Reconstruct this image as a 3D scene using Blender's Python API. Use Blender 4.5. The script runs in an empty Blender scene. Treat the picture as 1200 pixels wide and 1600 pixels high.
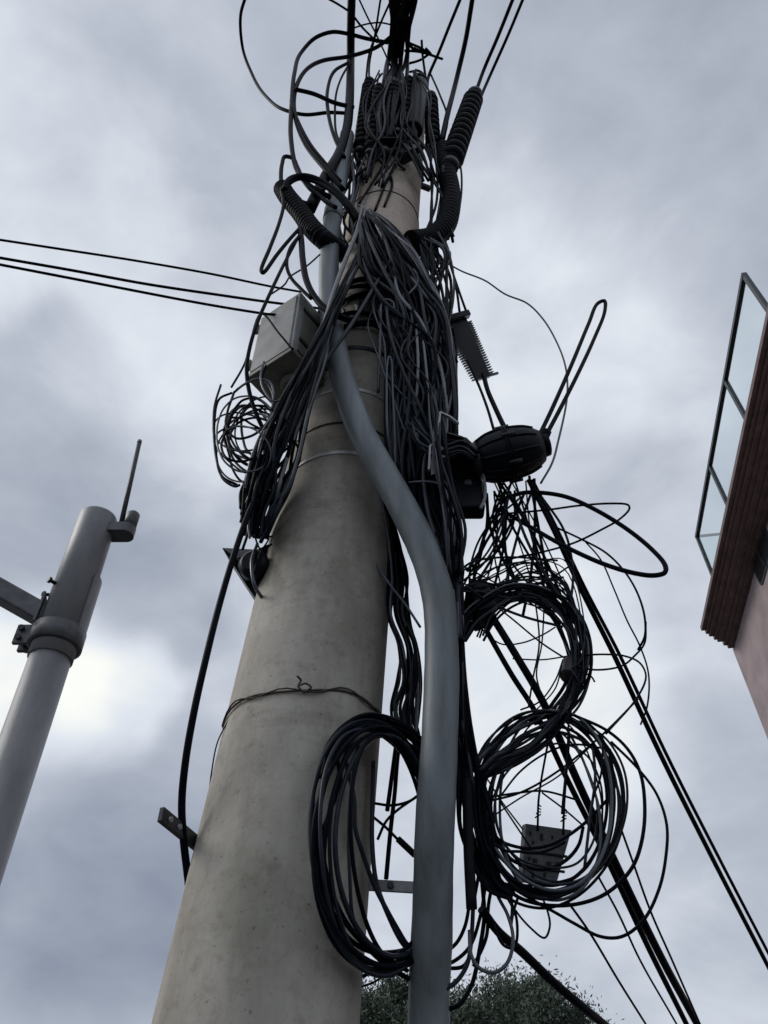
import bpy, bmesh, math, random
from mathutils import Vector, Matrix
rnd = random.Random(7)
SC = bpy.context.scene
COL = SC.collection
R = math.radians

# ------------------------------------------------------------------ camera
EYE = Vector((0.0, 0.0, 1.6))
PITCH = R(45.5)
FOC = 1200.0
FW = Vector((0, math.cos(PITCH), math.sin(PITCH)))
UP = Vector((0, -math.sin(PITCH), math.cos(PITCH)))
cd = bpy.data.cameras.new('camera')
cd.sensor_fit = 'VERTICAL'; cd.sensor_height = 36.0; cd.lens = 27.0
cd.clip_start = 0.02; cd.clip_end = 2000
cam = bpy.data.objects.new('camera', cd); COL.objects.link(cam)
cam.location = EYE; cam.rotation_euler = (math.pi/2 + PITCH, 0, 0)
SC.camera = cam

def ray(u, v):
    return FW + Vector((1, 0, 0))*((u-600)/FOC) + UP*((800-v)/FOC)

# ------------------------------------------------------------------ world
SUN_EL, SUN_AZ = R(38), R(-88)          # azimuth from +Y towards +X
W = bpy.data.worlds.new('World'); SC.world = W; W.use_nodes = True
nt = W.node_tree; N = nt.nodes; L = nt.links
for n in list(N): N.remove(n)
def nd(t, **k):
    n = N.new(t)
    for a, b in k.items(): setattr(n, a, b)
    return n
out = nd('ShaderNodeOutputWorld'); bg = nd('ShaderNodeBackground')
sky = nd('ShaderNodeTexSky'); sky.sky_type = 'NISHITA'; sky.sun_disc = False
sky.sun_elevation = SUN_EL; sky.sun_rotation = SUN_AZ
tc = nd('ShaderNodeTexCoord')
def vmath(op, a, b=None):
    n = nd('ShaderNodeVectorMath', operation=op); L.new(a, n.inputs[0])
    if b is not None:
        if hasattr(b, 'is_linked'): L.new(b, n.inputs[1])
        else: n.inputs[1].default_value = b
    return n
def math_(op, a, b):
    n = nd('ShaderNodeMath', operation=op)
    for i, x in enumerate((a, b)):
        if hasattr(x, 'is_linked'): L.new(x, n.inputs[i])
        else: n.inputs[i].default_value = x
    return n.outputs[0]
def noise(vec, scale, detail, rough, dist=0.0):
    n = nd('ShaderNodeTexNoise'); L.new(vec, n.inputs['Vector'])
    n.inputs['Scale'].default_value = scale; n.inputs['Detail'].default_value = detail
    n.inputs['Roughness'].default_value = rough; n.inputs['Distortion'].default_value = dist
    return n
dirv = tc.outputs['Generated']
wn = noise(dirv, 3.2, 3, 0.5)
wsub = vmath('SUBTRACT', wn.outputs['Color'], (0.5, 0.5, 0.5))
wsc = vmath('SCALE', wsub.outputs[0]); wsc.inputs['Scale'].default_value = 0.30
wadd = vmath('ADD', dirv, wsc.outputs[0])
wnorm = vmath('NORMALIZE', wadd.outputs[0])
dv = wnorm.outputs[0]
stretch = vmath('MULTIPLY', dirv, (1.0, 1.0, 1.7))
n1 = noise(stretch.outputs[0], 2.8, 9, 0.54, 0.4)
n2 = noise(stretch.outputs[0], 6.5, 7, 0.55, 0.4)
val = math_('MULTIPLY', math_('SUBTRACT', n1.outputs['Fac'], 0.5), 0.46)
val = math_('ADD', val, math_('MULTIPLY', math_('SUBTRACT', n2.outputs['Fac'], 0.5), 0.30))
val = math_('ADD', val, 0.66)
# broad bright breaks and dark banks in the overcast, by the direction they lie in
for u, v, rad, amp in [
    (-40, 1030, 9, 0.25), (190, 1085, 6, 0.21), (40, 310, 12, 0.13), (770, 650, 14, 0.09), (820, 1060, 11, 0.18),
    (80, 750, 11, -0.15), (250, 930, 7, -0.14), (200, 1330, 13, -0.13), (40, 1530, 15, -0.13), (250, 1600, 12, -0.09),
    (270, 230, 14, -0.07), (1150, 220, 15, -0.10), (950, 60, 15, -0.07), (920, 340, 11, 0.06), (1020, 620, 14, -0.01),
    (1130, 1160, 8, -0.06), (300, 640, 10, 0.08), (1000, 1430, 14, 0.02), (60, 80, 9, 0.05)]:
    d = ray(u, v).normalized()
    dp = vmath('DOT_PRODUCT', dv, tuple(d))
    mr = nd('ShaderNodeMapRange', interpolation_type='SMOOTHERSTEP')
    L.new(dp.outputs['Value'], mr.inputs['Value'])
    mr.inputs['From Min'].default_value = math.cos(R(rad)); mr.inputs['From Max'].default_value = 1.0
    mr.inputs['To Min'].default_value = 0.0; mr.inputs['To Max'].default_value = amp
    val = math_('ADD', val, mr.outputs['Result'])
ramp = nd('ShaderNodeValToRGB'); L.new(val, ramp.inputs['Fac'])
cr = ramp.color_ramp
stops = [(0.0, (.10, .12, .18)), (0.2, (.162, .187, .257)), (0.4, (.272, .305, .370)), (0.6, (.418, .452, .520)),
         (0.8, (.630, .672, .730)), (1.0, (.86, .865, .82))]
while len(cr.elements) < len(stops): cr.elements.new(0.5)
for e, (p, c) in zip(cr.elements, stops): e.position = p; e.color = (*c, 1)
skyv = vmath('SCALE', sky.outputs['Color']); skyv.inputs['Scale'].default_value = 0.08
mix = nd('ShaderNodeMix', data_type='RGBA'); mix.inputs['Factor'].default_value = 0.93
L.new(skyv.outputs[0], mix.inputs['A']); L.new(ramp.outputs['Color'], mix.inputs['B'])
L.new(mix.outputs['Result'], bg.inputs['Color']); bg.inputs['Strength'].default_value = 1.0
L.new(bg.outputs[0], out.inputs[0])

# ------------------------------------------------------------------ sun
sd = bpy.data.lights.new('sun', 'SUN'); sd.energy = 1.2; sd.angle = R(22); sd.color = (1.0, 0.96, 0.90)
so = bpy.data.objects.new('sun', sd); COL.objects.link(so)
sdir = Vector((math.sin(SUN_AZ)*math.cos(SUN_EL), math.cos(SUN_AZ)*math.cos(SUN_EL), math.sin(SUN_EL)))
so.rotation_euler = sdir.to_track_quat('Z', 'Y').to_euler(); so.location = (-5, 2, 12)

vs = SC.view_settings
SC.display_settings.display_device = 'sRGB'
vs.view_transform = 'Standard'; vs.look = 'None'; vs.exposure = 0.28; vs.gamma = 1.0; vs.use_curve_mapping = False

# ------------------------------------------------------------------ materials
MATS = {}
def mat(name, col, rough=0.5, metal=0.0, var=0.25, scale=9.0, bump=0.0, bscale=60.0, spec=0.5, stretch=(1, 1, 1), col2=None):
    m = bpy.data.materials.new(name); m.use_nodes = True
    t = m.node_tree; b = t.nodes['Principled BSDF']
    tcn = t.nodes.new('ShaderNodeTexCoord'); mp = t.nodes.new('ShaderNodeMapping')
    mp.inputs['Scale'].default_value = stretch
    geo = t.nodes.new('ShaderNodeNewGeometry')
    t.links.new(geo.outputs['Position'], mp.inputs['Vector'])
    n = t.nodes.new('ShaderNodeTexNoise'); n.inputs['Scale'].default_value = scale; n.inputs['Detail'].default_value = 6
    n.inputs['Roughness'].default_value = 0.62
    t.links.new(mp.outputs[0], n.inputs['Vector'])
    r = t.nodes.new('ShaderNodeValToRGB'); t.links.new(n.outputs['Fac'], r.inputs['Fac'])
    c2 = col2 or tuple(x*(1-var) for x in col)
    c1 = tuple(min(1, x*(1+var)) for x in col)
    r.color_ramp.elements[0].position = 0.32; r.color_ramp.elements[0].color = (*c2, 1)
    r.color_ramp.elements[1].position = 0.70; r.color_ramp.elements[1].color = (*c1, 1)
    t.links.new(r.outputs[0], b.inputs['Base Color'])
    b.inputs['Roughness'].default_value = rough; b.inputs['Metallic'].default_value = metal
    b.inputs['Specular IOR Level'].default_value = spec
    if bump:
        n2 = t.nodes.new('ShaderNodeTexNoise'); n2.inputs['Scale'].default_value = bscale; n2.inputs['Detail'].default_value = 5
        t.links.new(geo.outputs['Position'], n2.inputs['Vector'])
        bp = t.nodes.new('ShaderNodeBump'); bp.inputs['Strength'].default_value = bump; bp.inputs['Distance'].default_value = 0.004
        t.links.new(n2.outputs['Fac'], bp.inputs['Height']); t.links.new(bp.outputs[0], b.inputs['Normal'])
    MATS[name] = m
    return m
BLK = mat('black_cable', (.0035, .0052, .0095), .46, var=.35, scale=25, spec=.055)
CHA = mat('charcoal_cable', (.014, .0195, .029), .40, var=.4, scale=25, spec=.2)  # bluish lift in the colour stands in for jacket sheen
FAD = mat('faded_glint_cable', (.060, .072, .092), .34, var=.3, scale=25)  # dust-faded jackets; the pale tone also paints in glints on some strands
GRY = mat('grey_cable', (.20, .215, .235), .5, var=.2, scale=20)
RUB = mat('black_rubber', (.005, .0065, .0095), .55, spec=.1, var=.3, scale=30, bump=.2, bscale=90)
PLA = mat('black_plastic', (.0055, .0075, .012), .42, spec=.14, var=.3, scale=18)
STE = mat('galvanised_steel', (.30, .31, .33), .5, metal=.55, var=.22, scale=14, bump=.1, bscale=120)
DST = mat('dark_steel', (.035, .038, .044), .5, metal=.5, var=.35, scale=30, bump=.15, bscale=120)
PVC = mat('grey_conduit_plastic', (.158, .182, .198), .5, var=.36, scale=16, bump=.35, bscale=26, stretch=(1, 1, .12))
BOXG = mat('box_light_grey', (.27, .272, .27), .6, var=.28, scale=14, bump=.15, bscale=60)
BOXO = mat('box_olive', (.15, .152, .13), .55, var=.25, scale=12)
MAST = mat('mast_paint', (.205, .213, .228), .5, metal=.1, var=.2, scale=9, bump=.2, bscale=60, stretch=(1, 1, .4))
MASTD = mat('mast_clamp_steel', (.10, .104, .112), .5, metal=.35, var=.3, scale=18, bump=.15, bscale=90)
RUST = mat('rusty_wire', (.07, .055, .045), .7, metal=.3, var=.4, scale=60)
BROWN = mat('brown_cornice', (.135, .085, .080), .6, var=.35, scale=3, stretch=(1, 1, 4), bump=.1)
PINK = mat('pink_render', (.31, .25, .255), .85, var=.2, scale=1.6, bump=.25, bscale=45)
FRAME = mat('dark_window_frame', (.035, .045, .05), .4, metal=.2, var=.2)
TAPE = mat('brown_tape', (.06, .045, .045), .5, var=.2)
CERA = mat('insulator_rubber', (.004, .0056, .009), .45, var=.25, scale=20, spec=.1)
BARK = mat('tree_bark', (.075, .06, .048), .9, var=.4, scale=20, bump=.4)
PERF = mat('weathered_grey_shell', (.105, .11, .115), .7, var=.45, scale=50, bump=.3, bscale=150)
HOLE = mat('slot_dark', (.006, .006, .007), .8, var=.2)
STB = mat('bright_strap_steel', (.55, .55, .55), .45, metal=.25, var=.2, scale=40)
PLW = mat('dirty_plastic_sheet', (.17, .18, .165), .35, var=.35, scale=30)
ASPH = mat('asphalt', (.05, .05, .052), .9, var=.25, scale=30, bump=.4, bscale=200)

def concrete(name, base, warm):
    m = bpy.data.materials.new(name); m.use_nodes = True
    t = m.node_tree; b = t.nodes['Principled BSDF']; ln = t.links.new
    geo = t.nodes.new('ShaderNodeNewGeometry')
    def nz(scale, det, st=(1, 1, 1), rough=.6):
        mp = t.nodes.new('ShaderNodeMapping'); mp.inputs['Scale'].default_value = st
        ln(geo.outputs['Position'], mp.inputs['Vector'])
        n = t.nodes.new('ShaderNodeTexNoise'); n.inputs['Scale'].default_value = scale
        n.inputs['Detail'].default_value = det; n.inputs['Roughness'].default_value = rough
        ln(mp.outputs[0], n.inputs['Vector']); return n.outputs['Fac']
    def rmp(f, p0, c0, p1, c1):
        r = t.nodes.new('ShaderNodeValToRGB'); ln(f, r.inputs['Fac'])
        r.color_ramp.elements[0].position = p0; r.color_ramp.elements[0].color = (*c0, 1)
        r.color_ramp.elements[1].position = p1; r.color_ramp.elements[1].color = (*c1, 1)
        return r.outputs[0]
    def mul(a, c, f=1.0):
        x = t.nodes.new('ShaderNodeMix'); x.data_type = 'RGBA'; x.blend_type = 'MULTIPLY'
        x.inputs['Factor'].default_value = f
        ln(a, x.inputs['A']); ln(c, x.inputs['B']); return x.outputs['Result']
    c = rmp(nz(3.0, 5), .35, tuple(x*.86 for x in base), .68, warm)
    c = mul(c, rmp(nz(7.0, 6, (1, 1, .22), .65), .34, (.74, .74, .72), .56, (1, 1, 1)))       # long run-down streaks
    c = mul(c, rmp(nz(26, 8, (1, 1, 1), .7), .30, (.70, .69, .66), .50, (1, 1, 1)), .8)       # mottle
    c = mul(c, rmp(nz(70, 3), .27, (.45, .43, .40), .36, (1, 1, 1)), .8)                     # pits
    c = mul(c, rmp(nz(4.5, 5, (1, 1, .9), .6), .36, (.70, .74, .68), .50, (1, 1, 1)), .6)    # damp olive patches
    c = mul(c, rmp(nz(5.0, 4, (.35, .35, 2.6), .6), .30, (.72, .71, .70), .42, (1, 1, 1)), .6)  # level casting marks
    ln(c, b.inputs['Base Color']); b.inputs['Roughness'].default_value = .85
    b.inputs['Specular IOR Level'].default_value = .25
    bp = t.nodes.new('ShaderNodeBump'); bp.inputs['Strength'].default_value = .35; bp.inputs['Distance'].default_value = .004
    ln(nz(55, 8, rough=.7), bp.inputs['Height']); ln(bp.outputs[0], b.inputs['Normal'])
    return m
CONC = concrete('weathered_concrete', (.440, .408, .362), (.510, .480, .432))
CONU = concrete('beige_concrete', (.58, .49, .42), (.64, .55, .48))

def glass_mat():
    m = bpy.data.materials.new('railing_glass'); m.use_nodes = True
    b = m.node_tree.nodes['Principled BSDF']
    b.inputs['Base Color'].default_value = (.86, .93, .93, 1); b.inputs['Transmission Weight'].default_value = 1
    b.inputs['Roughness'].default_value = .02; b.inputs['IOR'].default_value = 1.45
    return m
GLASS = glass_mat()
WGL = mat('window_glass', (.02, .022, .026), .12, var=.1)
def leafmat(name, c):
    m = mat(name, c, .6, var=.45, scale=3.0)
    return m
LEAF1 = leafmat('leaf_green', (.055, .082, .055)); LEAF2 = leafmat('leaf_grey_green', (.075, .105, .075))

# ------------------------------------------------------------------ mesh helpers
def P(u, v, Y, zcap=6.3):
    d = ray(u, v)
    t = Y/d.y if d.y > 1e-3 else 1e9
    if zcap is not None and d.z > 0: t = min(t, zcap/d.z)
    return EYE + d*t
def dist(u, v, Y):
    return (P(u, v, Y) - EYE).dot(FW)

def spline(pts, per=8, closed=False):
    n = len(pts)
    if n < 3 and not closed:
        k = max(2, per)
        return [pts[0].lerp(pts[-1], i/k) for i in range(k+1)]
    res = []
    segs = n if closed else n-1
    for i in range(segs):
        p1, p2 = pts[i % n], pts[(i+1) % n]
        p0 = pts[(i-1) % n] if closed or i > 0 else p1*2-p2
        p3 = pts[(i+2) % n] if closed or i+2 < n else p2*2-p1
        # centripetal parameters keep tight hairpins from overshooting
        t0 = 0.0; t1 = t0 + max(1e-5, (p1-p0).length)**.5; t2 = t1 + max(1e-5, (p2-p1).length)**.5; t3 = t2 + max(1e-5, (p3-p2).length)**.5
        for k in range(per):
            t = t1 + (t2-t1)*k/per
            a1 = p0*((t1-t)/(t1-t0)) + p1*((t-t0)/(t1-t0)); a2 = p1*((t2-t)/(t2-t1)) + p2*((t-t1)/(t2-t1)); a3 = p2*((t3-t)/(t3-t2)) + p3*((t-t2)/(t3-t2))
            b1 = a1*((t2-t)/(t2-t0)) + a2*((t-t0)/(t2-t0)); b2 = a2*((t3-t)/(t3-t1)) + a3*((t-t1)/(t3-t1))
            res.append(b1*((t2-t)/(t2-t1)) + b2*((t-t1)/(t2-t1)))
    if not closed: res.append(pts[-1].copy())
    return res

class MB:
    def __init__(s): s.v = []; s.f = []; s.sm = []
    def tube(s, pts, r, n=8, closed=False, caps=True):
        m = len(pts)
        rr = r if hasattr(r, '__len__') else [r]*m
        b = len(s.v); nrm = None
        for i in range(m):
            if closed: t = pts[(i+1) % m]-pts[i-1]
            else: t = pts[min(i+1, m-1)]-pts[max(i-1, 0)]
            if t.length < 1e-9: t = Vector((0, 0, 1))
            t.normalize()
            if nrm is None:
                nrm = t.orthogonal().normalized()
            else:
                nrm = nrm - t*nrm.dot(t)
                nrm = nrm.normalized() if nrm.length > 1e-6 else t.orthogonal().normalized()
            bi = t.cross(nrm)
            for k in range(n):
                a = 2*math.pi*k/n
                s.v.append(pts[i] + (nrm*math.cos(a)+bi*math.sin(a))*rr[i])
        for i in range(m if closed else m-1):
            j = (i+1) % m
            for k in range(n):
                k2 = (k+1) % n
                s.f.append((b+i*n+k, b+i*n+k2, b+j*n+k2, b+j*n+k)); s.sm.append(True)
        if not closed and caps:
            s.f.append(tuple(b+k for k in reversed(range(n)))); s.sm.append(False)
            s.f.append(tuple(b+(m-1)*n+k for k in range(n))); s.sm.append(False)
        return s
    def lathe(s, prof, A, axis, n=20, flat=None, caps=True):
        """prof: list of (distance along the axis, radius)"""
        ax = axis.normalized(); e1 = (flat - ax*flat.dot(ax)).normalized() if flat else ax.orthogonal().normalized(); e2 = ax.cross(e1)
        b = len(s.v)
        for d, r in prof:
            for k in range(n):
                a = 2*math.pi*k/n
                s.v.append(A + ax*d + (e1*math.cos(a)+e2*math.sin(a))*r)
        for i in range(len(prof)-1):
            for k in range(n):
                k2 = (k+1) % n
                s.f.append((b+i*n+k, b+i*n+k2, b+(i+1)*n+k2, b+(i+1)*n+k)); s.sm.append(True)
        if caps:
            s.f.append(tuple(b+k for k in reversed(range(n)))); s.sm.append(False)
            m = len(prof)-1
            s.f.append(tuple(b+m*n+k for k in range(n))); s.sm.append(False)
        return s
    def box(s, c, ax, ay, az, bev=0.0, seg=2):
        """centre and three half-axis vectors"""
        bm = bmesh.new(); bmesh.ops.create_cube(bm, size=2.0)
        lx, ly, lz = ax.length, ay.length, az.length
        for v in bm.verts: v.co = Vector((v.co.x*lx, v.co.y*ly, v.co.z*lz))
        if bev: bmesh.ops.bevel(bm, geom=list(bm.edges), offset=bev, segments=seg, affect='EDGES', profile=.5)
        X, Y, Z = ax.normalized(), ay.normalized(), az.normalized()
        b = len(s.v); bm.verts.index_update()
        flip = X.cross(Y).dot(Z) < 0
        for v in bm.verts: s.v.append(c + X*v.co.x + Y*v.co.y + Z*v.co.z)
        for f in bm.faces:
            ids = [b+v.index for v in f.verts]
            s.f.append(tuple(reversed(ids) if flip else ids)); s.sm.append(False)
        bm.free(); return s
    def bar(s, a, b_, w, h, upv=Vector((0, 0, 1)), bev=0.0):
        d = b_-a; x = d.normalized(); y = upv.cross(x)
        if y.length < 1e-4: y = x.orthogonal()
        y.normalize(); z = x.cross(y)
        return s.box((a+b_)/2, x*(d.length/2), y*(w/2), z*(h/2), bev)
    def prism(s, poly, d):
        """closed polygon (list of points) pushed along the vector d"""
        b = len(s.v); n = len(poly)
        nrm = Vector((0, 0, 0))
        for i in range(n): nrm += poly[i].cross(poly[(i+1) % n])
        if nrm.dot(d) > 0: poly = list(reversed(poly))
        s.v += list(poly) + [p+d for p in poly]
        s.f.append(tuple(range(b, b+n))); s.sm.append(False)
        s.f.append(tuple(range(b+2*n-1, b+n-1, -1))); s.sm.append(False)
        for i in range(n):
            j = (i+1) % n
            s.f.append((b+j, b+i, b+n+i, b+n+j)); s.sm.append(False)
        return s
    def quad(s, a, b_, c, d):
        b = len(s.v); s.v += [a, b_, c, d]; s.f.append((b, b+1, b+2, b+3)); s.sm.append(False); return s
    def bounds(s):
        lo = Vector([min(p[i] for p in s.v) for i in range(3)]); hi = Vector([max(p[i] for p in s.v) for i in range(3)])
        return lo, hi

def link(name, mb, m, origin, parent=None, porigin=None):
    me = bpy.data.meshes.new(name)
    me.from_pydata([tuple(p-origin) for p in mb.v], [], mb.f)
    me.polygons.foreach_set('use_smooth', mb.sm)
    me.materials.append(m); me.update()
    o = bpy.data.objects.new(name, me); COL.objects.link(o)
    if parent is not None:
        o.parent = parent; o.location = origin - porigin
    else: o.location = origin
    return o
def props(o, label, cat, group=None, kind=None):
    if label: o['label'] = label
    if cat: o['category'] = cat
    if group: o['group'] = group
    if kind: o['kind'] = kind
def centre(mb):
    lo, hi = mb.bounds(); return (lo+hi)/2

class Thing:
    """an Empty at the thing's base with its parts (and their sub-parts) under it"""
    def __init__(s, name, label, cat, group=None): s.a = (name, label, cat, group); s.parts = []
    def part(s, name, mb, m, label=None, under=None, kind=None):
        s.parts.append((name, mb, m, label, under, kind)); return len(s.parts)-1
    def done(s):
        los = [p[1].bounds() for p in s.parts]
        lo = Vector([min(l[0][i] for l in los) for i in range(3)]); hi = Vector([max(l[1][i] for l in los) for i in range(3)])
        base = Vector(((lo.x+hi.x)/2, (lo.y+hi.y)/2, lo.z))
        e = bpy.data.objects.new(s.a[0], None); COL.objects.link(e); e.location = base; e.empty_display_size = .1
        props(e, *s.a[1:])
        made = []
        for name, mb, m, label, under, kind in s.parts:
            c = centre(mb)
            if under is None: o = link(name, mb, m, c, e, base)
            else: o = link(name, mb, m, c, made[under][0], made[under][1])
            if label: o['label'] = label
            if kind: o['kind'] = kind
            made.append((o, c))
        return e
def solo(name, label, cat, mb, m, group=None, kind=None):
    o = link(name, mb, m, centre(mb)); props(o, label, cat, group, kind); return o

# zooms used while measuring the photograph: (left, top, scale)
Z0 = (0, 0, 1); Z1 = (340, 0, 1/2.4); Z2 = (320, 380, 1/2.4); Z3 = (580, 620, 1/2.4); Z4 = (580, 980, 1/2.4); Z5 = (440, 1080, 1/3)
ZL = (0, 660, .4625); ZM = (320, 560, .25); ZH = (720, 1180, .2333); ZA = (400, 240, .18333); ZB = (600, 340, 1/6); ZC = (500, 90, .21667)
ZD = (700, 740, .2374); ZE = (590, 520, 1/6); ZF = (590, 740, 1/6)
def interp(Y, n):
    if not hasattr(Y, '__len__'): return [Y]*n
    if len(Y) == n: return list(Y)
    o = []
    for i in range(n):
        t = i/(n-1)*(len(Y)-1); k = min(int(t), len(Y)-2); o.append(Y[k]+(Y[k+1]-Y[k])*(t-k))
    return o
def pts3(z, pts, Y):
    ys = interp(Y, len(pts))
    return [P(z[0]+p[0]*z[2], z[1]+p[1]*z[2], y) for p, y in zip(pts, ys)]
def depth_of(ps): return sum((p-EYE).dot(FW) for p in ps)/len(ps)
def mk_cable(z, pts, Y, w, ext=0.0, ext0=0.0, per=8, n=8, r=None):
    ps = pts3(z, pts, Y)
    rad = r or depth_of(ps)*w*1.14/2400
    if ext: ps.append(ps[-1] + (ps[-1]-ps[-2]).normalized()*ext)
    if ext0: ps.insert(0, ps[0] + (ps[0]-ps[1]).normalized()*ext0)
    return MB().tube(spline(ps, per), rad, n)
def cable(label, z, pts, Y, w, m=None, name='cable', cat='cable', group=None, **k):
    return solo(name, label, cat, mk_cable(z, pts, Y, w, **k), m or BLK, group)

def pick(ws=(6, 3, 1, 0)):
    return rnd.choices((BLK, CHA, FAD, GRY), ws)[0]

def bundle(label, path, n, w, depth=.05, name='cable_bundle', cat='cable bundle', ws=(6, 3, 1, 0), wander=.5, ext=0, jit=0.0, group=None, closed=False, thing=None, part='cable', done=True):
    """path: (u, v, Y, half width in photo pixels); strands run side by side and cross slowly"""
    T = thing or Thing(name, label, cat, group)
    m = len(path)
    for i in range(n):
        a = rnd.uniform(-1, 1); b = rnd.uniform(-1, 1)
        ps = []
        for k, (u, v, Y, hw) in enumerate(path):
            u0, v0 = path[max(k-1, 0)][:2]; u1, v1 = path[min(k+1, m-1)][:2]
            tx, ty = u1-u0, v1-v0; l = math.hypot(tx, ty) or 1
            nx, ny = -ty/l, tx/l
            ps.append(P(u+nx*a*hw+rnd.gauss(0, jit), v+ny*a*hw+rnd.gauss(0, jit), Y+b*depth))
            a = max(-1, min(1, a+rnd.gauss(0, wander)*.6)); b = max(-1, min(1, b+rnd.gauss(0, .35)))
        r = depth_of(ps)*w*1.15*rnd.uniform(.75, 1.25)/2400
        if ext: ps.append(ps[-1]+(ps[-1]-ps[-2]).normalized()*ext)
        T.part(part, MB().tube(spline(ps, 6), r, 7), pick(ws))
    if done: return T.done()
    return T
def ring(c, rx, ry, Y, dY=(0, 0), rough=.05, n=14, a0=0, a1=360, rot=0):
    """points of a loop hanging at the world distance Y; dY tips it (by cosine and by sine)"""
    f1, f2, f3 = (rnd.uniform(0, 6.28) for _ in range(3)); e1, e2 = rnd.gauss(0, rough), rnd.gauss(0, rough*.7)
    full = abs(a1-a0) >= 360
    o = []
    cr_, sr_ = math.cos(R(rot)), math.sin(R(rot))
    for i in range(n if full else n+1):
        th = R(a0+(a1-a0)*i/n)
        k = 1+e1*math.cos(2*th+f1)+e2*math.cos(3*th+f2)
        x, y = rx*k*math.cos(th), ry*k*math.sin(th)
        o.append(P(c[0]+x*cr_-y*sr_, c[1]+x*sr_+y*cr_, Y+dY[0]*math.cos(th)+dY[1]*math.sin(th)+.02*math.sin(th+f3)))
    return o
def coil_part(T, c, rx, ry, Y, w, name='loop', m=None, **k):
    ps = ring(c, rx, ry, Y, **k)
    closed = abs(k.get('a1', 360)-k.get('a0', 0)) >= 360
    T.part(name, MB().tube(spline(ps, 6, closed), depth_of(ps)*w*1.15/2400, 7, closed), m or pick())

# ------------------------------------------------------------------ ground
g = MB(); S = 400
g.quad(Vector((-S, -S, 0)), Vector((S, -S, 0)), Vector((S, S, 0)), Vector((-S, S, 0)))
o = link('ground', g, ASPH, Vector((0, 0, 0))); o['kind'] = 'structure'

# ------------------------------------------------------------------ the main pole
YP = 1.8
PA, PB = P(402, 1600, YP), P(605, 300, YP)
RA, RB = 319/2*dist(402, 1600, YP)/1200, 100/2*dist(605, 300, YP)/1200
PAX = (PB-PA).normalized()
def pole_at(z):                      # z above the eye
    k = (z+EYE.z-PA.z)/(PB.z-PA.z); return PA.lerp(PB, k) if 0 <= k <= 1 else PA+(PB-PA)*k
def pole_r(z):
    k = (z+EYE.z-PA.z)/(PB.z-PA.z); return RA+(RB-RA)*k
def zrel(u, v, Y=YP): return P(u, v, Y).z-EYE.z
T = Thing('utility_pole', 'tapered weathered concrete utility pole carrying the whole mass of tangled cables', 'utility pole')
zt, zs = zrel(620, 190), zrel(600, 372, 1.63)
prof = []
zz = [-1.6+(zs+1.6)*i/40 for i in range(41)]
b0 = pole_at(-1.6)
T.part('shaft', MB().lathe([((pole_at(z)-b0).dot(PAX), pole_r(z)) for z in zz], b0, PAX, 48), CONC)
u0 = pole_at(zs)
T.part('upper_section', MB().lathe([(0, pole_r(zs)+.004), (.012, pole_r(zs)+.009), (.03, pole_r(zs)+.009)] + [((pole_at(z)-u0).dot(PAX), pole_r(z)+.008) for z in (zs+.5, zs+1.0, zt-.02)] + [((pole_at(zt)-u0).dot(PAX), pole_r(zt)-.01)], u0, PAX, 48), CONU, 'beige upper section of the pole below the insulators')
def hoop(v, w, h, m, name, u=500, tilt=0.0, label=None):
    z = zrel(u, v, YP-.19); c = pole_at(z); r = pole_r(z)
    ps = []
    for i in range(48):
        a = 2*math.pi*i/48
        ps.append(c + Vector((math.cos(a), math.sin(a), 0))*(r+.0005) + PAX*(tilt*math.cos(a)))
    mb = MB(); n = len(ps)
    for p in ps:
        rad = (p-c); rad.z = 0; rad.normalize()
        mb.v += [p+PAX*h/2, p+PAX*h/2+rad*w, p-PAX*h/2+rad*w, p-PAX*h/2]
    for i in range(n):
        j = (i+1) % n
        for k in range(4):
            k2 = (k+1) % 4
            mb.f.append((4*i+k2, 4*i+k, 4*j+k, 4*j+k2)); mb.sm.append(False)
    T.part(name, mb, m, label)
hoop(610, .003, .016, STB, 'band', 560)
hoop(663, .003, .006, DST, 'band', 540)
hoop(710, .003, .014, STB, 'band', 530, .02)
hoop(545, .004, .022, DST, 'band', 570)
hoop(300, .012, .004, DST, 'band', 620, .015)
T.done()

T = Thing('cable_wrap', 'black cables wrapped level round the pole behind upper conduit', 'cable wrap')
for v, rr_, off, tl in ((446, .012, .012, .03), (455, .009, .02, -.02), (470, .012, .010, .05), (497, .010, .012, .02), (512, .013, .012, .04), (520, .008, .02, -.01)):
    z = zrel(555, v, 1.62); c = pole_at(z); r = pole_r(z)+off
    ps = [c+Vector((math.cos(a), math.sin(a), 0))*(r+.006*math.sin(3*a+v))+Vector((0, 0, tl*math.cos(a)+.012*math.sin(2*a+v))) for a in [2*math.pi*i/40 for i in range(40)]]
    T.part('loop', MB().tube(ps, rr_, 8, True), RUB)
T.done()
T = Thing('plastic_wrap', 'crumpled pale plastic sheet stuck between wrapped cables on the pole front', 'plastic sheet')
mb = MB(); nu, nv = 12, 9
for j in range(nv):
    for i in range(nu):
        u_ = 536+72*i/(nu-1); v_ = 458+44*j/(nv-1)
        mb.v.append(P(u_+rnd.gauss(0, 2), v_+rnd.gauss(0, 2), 1.605+.012*math.sin(i*1.9+j)+rnd.gauss(0, .007)+.0009*abs(u_-560)))
for j in range(nv-1):
    for i in range(nu-1):
        k = j*nu+i; mb.f.append((k, k+1, k+nu+1, k+nu)); mb.sm.append(True)
nb = len(mb.v); mb.v += [p+Vector((0, .003, .002)) for p in mb.v]
mb.f += [tuple(nb+q for q in reversed(f)) for f in mb.f]; mb.sm += [True]*(len(mb.f)-len(mb.sm))
T.part('sheet', mb, PLW)
T.done()

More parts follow.
